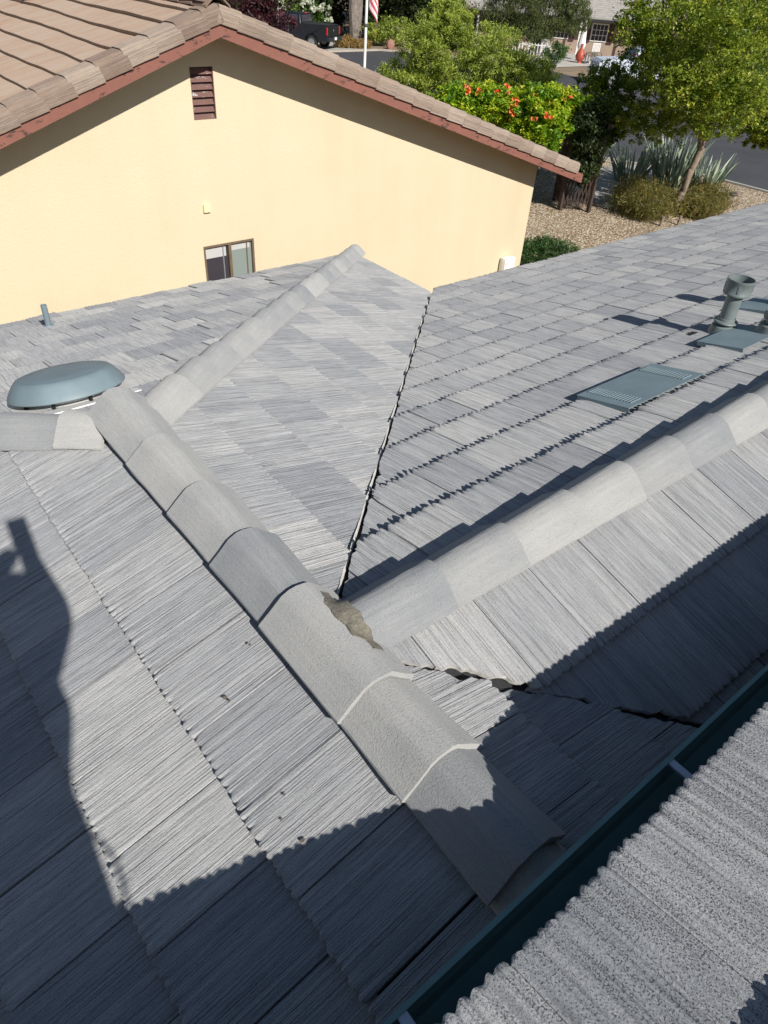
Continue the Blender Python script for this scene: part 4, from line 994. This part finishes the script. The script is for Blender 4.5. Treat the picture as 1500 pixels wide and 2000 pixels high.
# stones
def stone(name, loc, r, mat, label, cat, sz=(1, .8, .5), seed=1):
    bm = bmesh.new(); bmesh.ops.create_icosphere(bm, subdivisions=3, radius=1); rr = random.Random(seed); ks = [Vector((rr.uniform(-1, 1), rr.uniform(-1, 1), rr.uniform(-1, 1))).normalized() for _ in range(7)]
    for v in bm.verts:
        f = 1 - .25 * max(0, max(v.co.normalized().dot(k) for k in ks) - .75) * 3; v.co = Vector((v.co.x * sz[0], v.co.y * sz[1], v.co.z * sz[2])) * r * f
    bm.verts.ensure_lookup_table(); me = bpy.data.meshes.new(name); bm.to_mesh(me); bm.free()
    o = link(name, me, mat); o.location = loc; return tag(o, label, cat)
stone('rock', (22.9, 9.93, G + .05), .17, M_ROCK, 'small dark rock on the gravel right of the flat stone', 'rock', seed=2)
stone('rock', (22.9, 11.0, G + .06), .24, M_ROCK, 'larger dark rock beside the sword-leaved plants at the road edge', 'rock', seed=3)
stone('boulder', (36.3, 44.3, G + .2), .36, M_REDROCK, 'reddish boulder across the street right of the flagpole', 'boulder', (.9, .7, 1.1), 4)
for i, (x, y) in enumerate(((18.25, 8.95), (17.7, 9.15))):
    b = MB(); b.tube([(x, y, G), (x + .02, y, G + .26)], .045, 7); tag(b.build('wood_stake', M_WOOD), ['short wooden stake in front of the olive shrub, nearer the trunk', 'short wooden stake in front of the olive shrub, farther from the trunk'][i], 'stake')
b = MB(); b.box((22.75, 10.5, G + .04), (.75, .30, .06), rz=-.7, bev=.01); tag(b.build('flat_stone', plain('grey_flagstone', (.5, .49, .48), .8, .08, 5)), 'pale flat rectangular slab lying on the gravel near the road', 'slab')
b = MB(); rr = random.Random(3)
for k in range(5): b.tube([(11.25 + .02 * k, 9.55, G), (11.25 + rr.uniform(-.2, .2), 9.55 + rr.uniform(-.15, .15), G + rr.uniform(.2, .4))], [.02, .008], 5)
tag(b.build('dead_stump', M_ROCK), 'small dark twiggy stump on the gravel by the yellow wall', 'stump')

# flagpole
F = empty('flagpole', (16.1, 20.77, G), 'white flagpole carrying a red and white striped flag, beyond the gable roof', 'flagpole')
b = MB(); b.tube([(16.1, 20.77, G), (16.12, 20.76, 3.8)], [.055, .038], 14); b.build('pole', M_WHITE, F, sm=True)
b = MB(); b.lathe((16.115, 20.76, -.28), [(.06, 0), (.075, .02), (.075, .07), (.06, .09)], 14); b.build('collar', M_ROCK, F, sm=True)
mfr = plain('flag_red', (.6, .10, .12), .8, .1, 5); mfw = plain('flag_white', (.8, .76, .76), .8, .03, 5); mfb = plain('flag_blue', (.03, .05, .25), .8, .1, 5)
VS = []; nu, nv = 14, 14; Lf, Hf = 1.5, 1.0
bmf = bmesh.new(); gv = []
for i in range(nu):
    for j in range(nv):
        u = i / (nu - 1); v = j / (nv - 1)
        # limp flag: the fly end hangs down towards the pole
        x = .06 + .34 * u + .05 * math.sin(9 * u + 2 * v); y = .07 * math.sin(7 * u + 1.0); z = -v * Hf * (1 - .25 * u) - 1.12 * u ** 1.15
        gv.append(bmf.verts.new((16.115 + x * .78, 20.76 + y - x * .6, 1.35 + z)))
for i in range(nu - 1):
    for j in range(nv - 1):
        f = bmf.faces.new((gv[i * nv + j], gv[(i + 1) * nv + j], gv[(i + 1) * nv + j + 1], gv[i * nv + j + 1])); f.material_index = 2 if (i < 5 and j < 5) else (j // 2) % 2; f.smooth = True
me = bpy.data.meshes.new('flag'); bmf.to_mesh(me); bmf.free(); o = link('flag', me, [mfr, mfw, mfb], F); o.modifiers.new('t', 'SOLIDIFY').thickness = .004

# ------------------------------------------------------------------ across the street
def tree(name, label, cat, loc, clumps, mat, size, sub, per, seed, tips=None, r0=.2, bark=M_BARKD, aspect=.4, up=.3, droop=0, spread=.25, group=None, shell=.45):
    T = empty(name, loc, label, cat, group); leaves('crown', clumps, sub, per, size, mat, T, seed, spread=spread, aspect=aspect, up=up, droop=droop, shell=shell)
    tips = tips or [(c[0], c[1], c[2]) for c in clumps[:5]]
    limbs('trunk', loc, tips, r0, bark, T, seed + 1, fork=.55); return T
tree('purple_leaf_tree', 'purple-leaved plum tree behind the gable in front of the black truck', 'tree', (22.3, 37.2, G), [(21.8, 37.5, -1.6, 1.5, 1.3, 1.1), (20.8, 38, -1.2, 1.6, 1.5, 1.3), (22.4, 37.0, -1.3, 1.1, 1.2, 1.2), (21.8, 37.4, -2.6, 1.2, 1, .9), (19.5, 38.6, -1.4, 1.4, 1.2, 1.2)], L_PURP, .09, 60, 40, 101, r0=.12)
T = tree('oleander_bush', 'oleander covered in white flowers behind the black truck', 'bush', (31.8, 48.9, G), [(31.2, 49.2, -2.0, 1.4, 1.1, 1.2), (32.6, 48.6, -2.4, 1.2, 1.0, 1.1), (30.0, 49.8, -1.6, 1.3, 1, 1.1), (33.2, 48.2, -2.9, .8, .8, .8)], L_OLE, .11, 60, 36, 105, r0=.08)
leaves('blossom', [(31.0, 48.8, -1.9, 1.5, 1.0, 1.2), (32.6, 48.2, -2.3, 1.2, .9, 1.1), (30.0, 49.4, -1.5, 1.3, .9, 1.1)], 34, 12, .12, L_WFL, T, 106, spread=.12, aspect=.7, shell=.85)
tree('oak_tree', 'old oak with a thick forked trunk behind the yellow grass tuft', 'tree', (36.0, 48.0, G), [(36, 50, 2.2, 4.5, 3.5, 2.2), (32, 52, 2.5, 3.5, 3, 2.2), (40, 48, 2.0, 3.5, 3, 2.2), (35, 49.5, -.2, 2.2, 1.2, .9, .6), (38.5, 48, -.4, 2.0, 1.2, 1.0, .6), (33.6, 49.5, -1.6, .9, .9, 1.3, .6), (37.2, 48.3, -1.8, .8, .7, 1.2, .5)], L_DARK, .13, 110, 60, 108, r0=.55, tips=[(33.5, 49.5, 2.5), (38.5, 47.8, 2.5), (36.0, 49, 3.5)])
tree('hedge_tree', 'dark evergreen trees massed behind the oak, left part', 'tree', (31, 56, G), [(36, 53.5, -2.0, 3, 1.4, 1.8), (30, 56, -1.4, 3.2, 1.6, 2.6), (26.5, 57, -.6, 3, 1.6, 3), (33.5, 55.5, -1.8, 2.4, 1.6, 2.4)], L_DARK, .15, 110, 50, 111, r0=.2)
tree('hedge_tree', 'dark evergreen trees massed between the oak and the willowy shrub', 'tree', (40.5, 50.5, G), [(39.5, 50.5, -1.6, 2.4, 1.6, 2.2), (42.5, 49, -1.0, 2.4, 1.6, 2.6), (41, 50, 1.0, 3.4, 2, 1.8)], L_DARK, .14, 110, 50, 113, r0=.2)
tree('roadside_bush', 'loose green bush at the far kerb just right of the flagpole', 'bush', (38.2, 44.8, G), [(37.8, 45.4, -2.7, 1.5, 1.0, .9), (39.8, 44.2, -2.9, 1.2, .9, .8), (36.3, 46.0, -2.9, 1.0, .8, .7)], L_BUSH, .08, 70, 50, 115, r0=.05)
tree('roadside_bush', 'tan and green bush behind the red boulder', 'bush', (41.0, 44.2, G), [(41, 44.0, -2.4, 1.0, .8, 1.2), (42.2, 43.4, -1.9, 1.2, 1, 1.5)], L_BROOM, .09, 60, 40, 117, r0=.05)
tree('pepper_tree', 'broad drooping pepper tree in front of the house across the street', 'tree', (45.4, 38.6, G), [(43.2, 40.2, -1.3, 1.8, 1.5, 1.4), (45.2, 38.0, -.9, 2.0, 1.6, 1.7), (46.3, 36.8, -.9, 1.3, 1.2, 1.4), (44.2, 39.2, .5, 2.8, 2.2, 1.5), (44.4, 38.4, -2.0, 1.6, 1.3, .8)], L_OLIVE, .10, 105, 70, 119, r0=.2, aspect=.2, up=-.3, droop=1.8)
tree('flowering_bush', 'small rounded bush with red flowers by the driveway across the street', 'bush', (43.8, 35.6, G), [(43.8, 35.6, -3.1, .9, .9, .6)], L_JUN, .07, 60, 40, 121, r0=.04)
T = empty('grass_tuft', (33.3, 45.0, G), 'golden dry grass tuft at the foot of the oak beside the truck', 'grass'); 
leaves('blades', [(32.9, 45.2, G + .3, .9, .5, .35), (34.1, 44.9, G + .25, .9, .5, .3)], 60, 30, .12, L_STRAW, T, 123, spread=.25, aspect=.15, up=-.2, droop=-1.5, shell=.2)
bd = tree('far_tree', 'tall tree mass closing the view behind the house across the street', 'tree', (60, 52, G), [(60, 52, 1, 9, 5, 5), (50, 60, 1, 9, 5, 5), (72, 40, 1, 9, 7, 5)], L_OLIVE, .35, 160, 50, 125, r0=.4)
tree('far_tree', 'dark tree mass far behind the purple tree', 'tree', (20, 66, G), [(20, 66, 0, 10, 4, 5), (34, 66, 0, 9, 4, 5), (8, 66, 0, 9, 4, 5)], L_DARK, .35, 160, 50, 127, r0=.4)
tree('street_tree', 'small green tree across the street, seen through the crape myrtle', 'tree', (42, 18.5, G), [(42, 18.5, -1.5, 2.5, 2.5, 1.6), (45, 22, -1, 2.2, 2.2, 1.6)], L_OLE, .14, 80, 40, 129, r0=.12)
flat('lawn', [(41.2, -40), (41.2, 25), (40.2, 30), (52, 34), (80, 20), (80, -40)], G + .01, plain('dry_lawn', (.13, .15, .05), .95, .3, .6, .02, 20))

# pickup trucks -------------------------------------------------
def wheel(parent, M, x, y, r=.40, wd=.28):
    b = MB(); Mx = M @ Matrix.Translation((x, y, r)) @ Matrix.Rotation(math.pi / 2, 4, 'Y')
    b.lathe((0, 0, 0), [(r * .62, -wd / 2), (r * .93, -wd / 2), (r, -wd * .3), (r, wd * .3), (r * .93, wd / 2), (r * .62, wd / 2)], 28, Mx)
    W = b.build('wheel', M_RUBBER, parent, sm=True)
    b = MB(); b.lathe((0, 0, 0), [(r * .62, -wd * .42), (r * .55, -wd * .30), (r * .2, -wd * .34), (.0005, -wd * .36)], 24, Mx); b.lathe((0, 0, 0), [(r * .62, wd * .42), (r * .55, wd * .30), (r * .2, wd * .34), (.0005, wd * .36)], 24, Mx)
    b.build('rim', M_CHROME, W, sm=True)
def pickup(loc, rz, paint, label, plate=True, cap=False):
    T = empty('pickup_truck', loc, label, 'pickup truck'); M = Matrix.Translation(loc) @ Matrix.Rotation(rz, 4, 'Z')
    # local: +y front, x right, length 5.8, width 2.0
    W2 = 1.0; wheels_y = (-1.75, 1.95)
    def side(pts_fn): pass
    out = [(-2.85, .62), (-2.85, 1.32), (-.95, 1.34), (-.90, 1.30)]
    prof = [(-2.86, .52), (-2.86, 1.30), (-2.80, 1.36), (-.92, 1.38), (-.90, 1.36), (.95, 1.34), (1.15, 1.36), (2.65, 1.26), (2.85, 1.10), (2.88, .55)]
    under = []
    for wy in (wheels_y[1], wheels_y[0]):
        for k in range(9):
            t = math.pi * k / 8; under.append((wy + .50 * math.cos(t), .45 + .48 * math.sin(t)))
    poly = prof + under
    b = MB(); lv = [b.bm.verts.new(M @ Vector((-W2, y, z))) for y, z in poly]; rv = [b.bm.verts.new(M @ Vector((W2, y, z))) for y, z in poly]
    fl = b.bm.faces.new(lv); fr = b.bm.faces.new(rv[::-1]); n = len(poly)
    for k in range(n): b.bm.faces.new((lv[k], lv[(k + 1) % n], rv[(k + 1) % n], rv[k]))
    bmesh.ops.triangulate(b.bm, faces=[fl, fr])
    body = b.build('body', paint, T)
    bv = body.modifiers.new('bev', 'BEVEL'); bv.width = .05; bv.segments = 3; bv.limit_method = 'ANGLE'; bv.angle_limit = math.radians(40)
    # cab
    cabp = [(-.92, 1.34), (-.80, 1.86), (-.55, 1.93), (.30, 1.93), (.55, 1.86), (1.15, 1.36)]
    b = MB(); a = [b.bm.verts.new(M @ Vector((-W2 * (.97 if z < 1.5 else .80), y, z))) for y, z in cabp]; c = [b.bm.verts.new(M @ Vector((W2 * (.97 if z < 1.5 else .80), y, z))) for y, z in cabp]
    b.bm.faces.new(a); b.bm.faces.new(c[::-1]); n = len(cabp)
    for k in range(n): b.bm.faces.new((a[k], a[(k + 1) % n], c[(k + 1) % n], c[k]))
    cab = b.build('cab', paint, T); bv = cab.modifiers.new('bev', 'BEVEL'); bv.width = .04; bv.segments = 3
    def quad(pts, off, name, mat, par):
        b = MB(); b.poly([M @ (Vector(p)) for p in pts], .006, (M.to_3x3() @ Vector(off))); return b.build(name, mat, par)
    quad([(-.68, -.898, 1.45), (.68, -.898, 1.45), (.62, -.825, 1.80), (-.62, -.825, 1.80)], (0, -1, .15), 'rear_window', M_GLASS, cab)
    quad([(-.78, 1.10, 1.44), (-.68, .62, 1.84), (.68, .62, 1.84), (.78, 1.10, 1.44)], (0, 1, .9), 'windscreen', M_GLASS, cab)
    for sx in (-1, 1):
        for (y0, y1) in ((-.70, .0), (.08, .86)):
            xl, xh = sx * W2 * .952, sx * W2 * .835
            quad([(xl, y0, 1.44), (xl, y1 + (.0), 1.44), (xh, min(y1, .42), 1.82), (xh, y0 + .06, 1.82)], (sx, 0, .3), 'side_window', M_GLASS, cab)
        b = MB(); b.box((sx * 1.10, .95, 1.42), (.20, .10, .20), M=M, bev=.03); b.build('mirror', paint, T)
        b = MB(); b.box((sx * .90, -2.86, 1.08), (.15, .04, .42), M=M, bev=.01); b.build('tail_light', plain('red_lens', (.55, .02, .02), .2, .1, 4), T)
        b = MB(); b.box((sx * .80, 2.86, 1.0), (.34, .06, .22), M=M, bev=.02); b.build('headlight', M_CHROME, T)
        b = MB(); b.box((sx * (W2 + .003), -.02, 1.0), (.008, .012, .62), M=M); b.box((sx * (W2 + .006), .10, 1.16), (.02, .16, .03), M=M); b.build('door_trim', M_CHROME if paint is M_BPAINT else M_DARK, T)
        for wy in wheels_y: wheel(T, M, sx * .86, wy)
    b = MB(); b.box((0, -2.868, 1.04), (1.62, .02, .50), M=M, bev=.01); tg = b.build('tailgate', paint, T)
    b = MB(); b.lathe((0, 0, 0), [(.06, 0), (.07, .012), (.045, .02), (.0005, .018)], 12, M @ Matrix.Translation((0, -2.878, 1.10)) @ Matrix.Rotation(math.pi / 2, 4, 'X')); b.build('badge', M_CHROME, tg)
    b = MB(); b.box((0, -2.95, .62), (1.90, .20, .20), M=M, bev=.03); bp = b.build('rear_bumper', M_CHROME if paint is M_WPAINT else M_RUBBER, T)
    if plate: b = MB(); b.box((0, -3.055, .66), (.32, .012, .16), M=M); b.build('number_plate', M_WHITE, bp)
    b = MB(); b.box((0, 2.93, .60), (1.96, .18, .26), M=M, bev=.04); b.build('front_bumper', M_CHROME, T)
    b = MB(); b.box((0, -1.9, 1.383), (1.66, 1.75, .02), M=M); b.build('bed_cover', M_RUBBER, T)
    b = MB(); b.box((0, -.80, 1.90), (.30, .05, .035), M=M); b.build('brake_light', plain('red_brake_lens', (.6, .05, .04), .3, .1, 4), cab)
    return T
pickup((30.05, 46.9, G), math.radians(28), M_BPAINT, 'black pickup truck parked across the street, seen from behind')
pickup((41.3, 26.8, G), math.radians(51.7), M_WPAINT, 'white pickup truck parked across the street behind the crape myrtle', plate=False)

# house across the street
ang = math.atan2(-.755, .656)
HM = Matrix.Translation((49.0, 42.2, G)) @ Matrix.Rotation(ang, 4, 'Z')      # local x along the front, +y away
HF = empty('tan_house', (49.0, 42.2, G), 'tan bungalow with grey tiled roof and dark shutters across the street', 'house')
b = MB(); b.box((1.0, 5.05, 1.25), (17, 9.5, 2.5), M=HM); b.build('wall', plain('tan_stucco', (.36, .27, .21), .95, .08, 1.5, .004, 40), HF)
b = MB()
b.poly([HM @ Vector(p) for p in ((-8, -.9, 2.28), (10, -.9, 2.28), (10, 5, 4.15), (-8, 5, 4.15))], .10, (0, 0, 1)); b.poly([HM @ Vector(p) for p in ((-8, 11, 2.28), (-8, 5, 4.15), (10, 5, 4.15), (10, 11, 2.28))], .10, (0, 0, 1))
def roof_mat():
    m, nt, bs = newmat('pale_grey_roof_tiles'); tc = nd(nt, 'ShaderNodeTexCoord').outputs['Object']
    z = nd(nt, 'ShaderNodeSeparateXYZ'); nt.links.new(tc, z.inputs[0])
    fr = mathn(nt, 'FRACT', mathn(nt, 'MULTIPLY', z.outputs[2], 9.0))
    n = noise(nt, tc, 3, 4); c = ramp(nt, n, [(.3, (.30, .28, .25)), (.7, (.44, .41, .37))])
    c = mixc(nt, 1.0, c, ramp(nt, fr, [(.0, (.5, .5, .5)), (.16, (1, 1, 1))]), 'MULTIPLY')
    nt.links.new(c, bs.inputs['Base Color']); bs.inputs['Roughness'].default_value = .9; nt.links.new(bump(nt, fr, .02), bs.inputs['Normal']); return m
RF = b.build('roof', roof_mat(), HF)
b = MB(); b.box((3.3, 1.3, 3.10), (1.6, 1.0, .10), M=HM @ Matrix.Translation((3.3, 1.3, 3.10)) @ Matrix.Rotation(.31, 4, 'X') @ Matrix.Translation((-3.3, -1.3, -3.10))); b.build('skylight', plain('skylight_panel', (.45, .42, .36), .3, .05, 3), RF)
b = MB(); b.box((1.0, -.93, 2.24), (18, .08, .16), M=HM); b.build('eave_gutter', M_RUBBER, HF)
for x0 in (-2.6, 1.9, 4.8):
    b = MB(); b.box((x0, .27, 1.45), (1.25, .06, 1.15), M=HM); W_ = b.build('window', M_WHITE, HF)
    b = MB(); b.box((x0, .232, 1.45), (1.1, .02, 1.0), M=HM); b.build('pane', M_GLASS, W_)
    b = MB()
    for k in range(1, 4): b.box((x0 - .55 + 1.1 * k / 4, .215, 1.45), (.03, .02, 1.0), M=HM)
    for k in range(1, 3): b.box((x0, .213, .95 + k / 3.0), (1.1, .014, .03), M=HM)
    b.build('muntin', M_WHITE, W_)
    for sx in (-1, 1): b = MB(); b.box((x0 + sx * .86, .25, 1.45), (.38, .06, 1.35), M=HM); b.build('shutter', plain('dark_red_shutter', (.06, .02, .025), .7, .1, 4), HF)
for x0 in (-4.5, -.3, 3.3, 7.2): b = MB(); b.box((x0, -.8, 1.12), (.12, .12, 2.24), M=HM); b.build('porch_post', M_WHITE, HF)
# patio things in front of that house
def local(x, y, z=0): p = HM @ Vector((x, y, z)); return p
pu = (47.6, 36.5, G)
U_ = empty('patio_umbrella', pu, 'closed white patio umbrella standing before the tan house', 'umbrella')
b = MB(); b.tube([pu, (pu[0], pu[1], G + 2.5)], .025, 8); b.build('pole', M_WOOD, U_)
b = MB(); b.lathe(pu, [(.24, .75), (.30, .95), (.24, 1.3), (.18, 1.9), (.10, 2.35), (.03, 2.5)], 10); b.build('canopy', M_WHITE, U_)
b = MB(); b.lathe(pu, [(.25, 0), (.25, .05), (.05, .09), (.03, .3)], 14); b.build('base', M_ROCK, U_)
def chair(x, y, rz, label):
    T = empty('garden_chair', (x, y, G), label, 'chair', 'white slatted garden chairs'); M = Matrix.Translation((x, y, G)) @ Matrix.Rotation(rz, 4, 'Z')
    b = MB()
    for k in range(5): b.box((-.22 + .11 * k, 0, .42), (.09, .5, .025), M=M)
    b.build('seat', M_WHITE, T); b = MB()
    for k in range(6): b.box((-.25 + .10 * k, .27, .82), (.06, .03, .80), M=M)
    b.box((0, .28, 1.20), (.56, .03, .06), M=M); b.build('backrest', M_WHITE, T)
    for sx in (-1, 1):
        for sy in (-1, 1): b = MB(); b.box((sx * .25, sy * .22, .3), (.05, .05, .6), M=M); b.build('leg', M_WHITE, T)
    return T
chair(44.9, 37.6, 2.3, 'white slatted garden chair left of the closed umbrella'); chair(47.5, 35.2, 2.6, 'white slatted garden chair right of the closed umbrella')
tb = empty('patio_table', (46.9, 34.7, G), 'small brown patio table beside the red chiminea', 'table')
b = MB(); b.box((46.9, 34.7, G + .70), (1.2, .7, .05), rz=.3); b.build('tabletop', M_WOOD, tb)
for sx in (-.5, .5):
    for sy in (-.28, .28): b = MB(); b.box((46.9 + sx, 34.7 + sy, G + .34), (.06, .06, .68)); b.build('leg', M_WOOD, tb)
b = MB(); b.lathe((46.3, 35.4, G), [(.0005, .0), (.16, .02), (.14, .12), (.30, .28), (.34, .45), (.28, .64), (.14, .80), (.09, .9), (.08, 1.08), (.12, 1.14), (.09, 1.14), (.06, 1.0)], 24); tag(b.build('chiminea', M_TERRA, sm=True), 'red clay chiminea on the patio before the tan house', 'chiminea')
b = MB()
fp = [(42.7, 38.9), (44.6, 36.2)]
for k in range(16):
    t = k / 15; b.box((fp[0][0] + (fp[1][0] - fp[0][0]) * t, fp[0][1] + (fp[1][1] - fp[0][1]) * t, G + .5), (.05, .05, 1.0))
b2 = Vector((fp[1][0] - fp[0][0], fp[1][1] - fp[0][1], 0)); b.box(((fp[0][0] + fp[1][0]) / 2, (fp[0][1] + fp[1][1]) / 2, G + .9), (b2.length, .04, .06), rz=math.atan2(b2.y, b2.x))
tag(b.build('picket_fence', M_WHITE), 'short white picket fence under the pepper tree', 'fence')
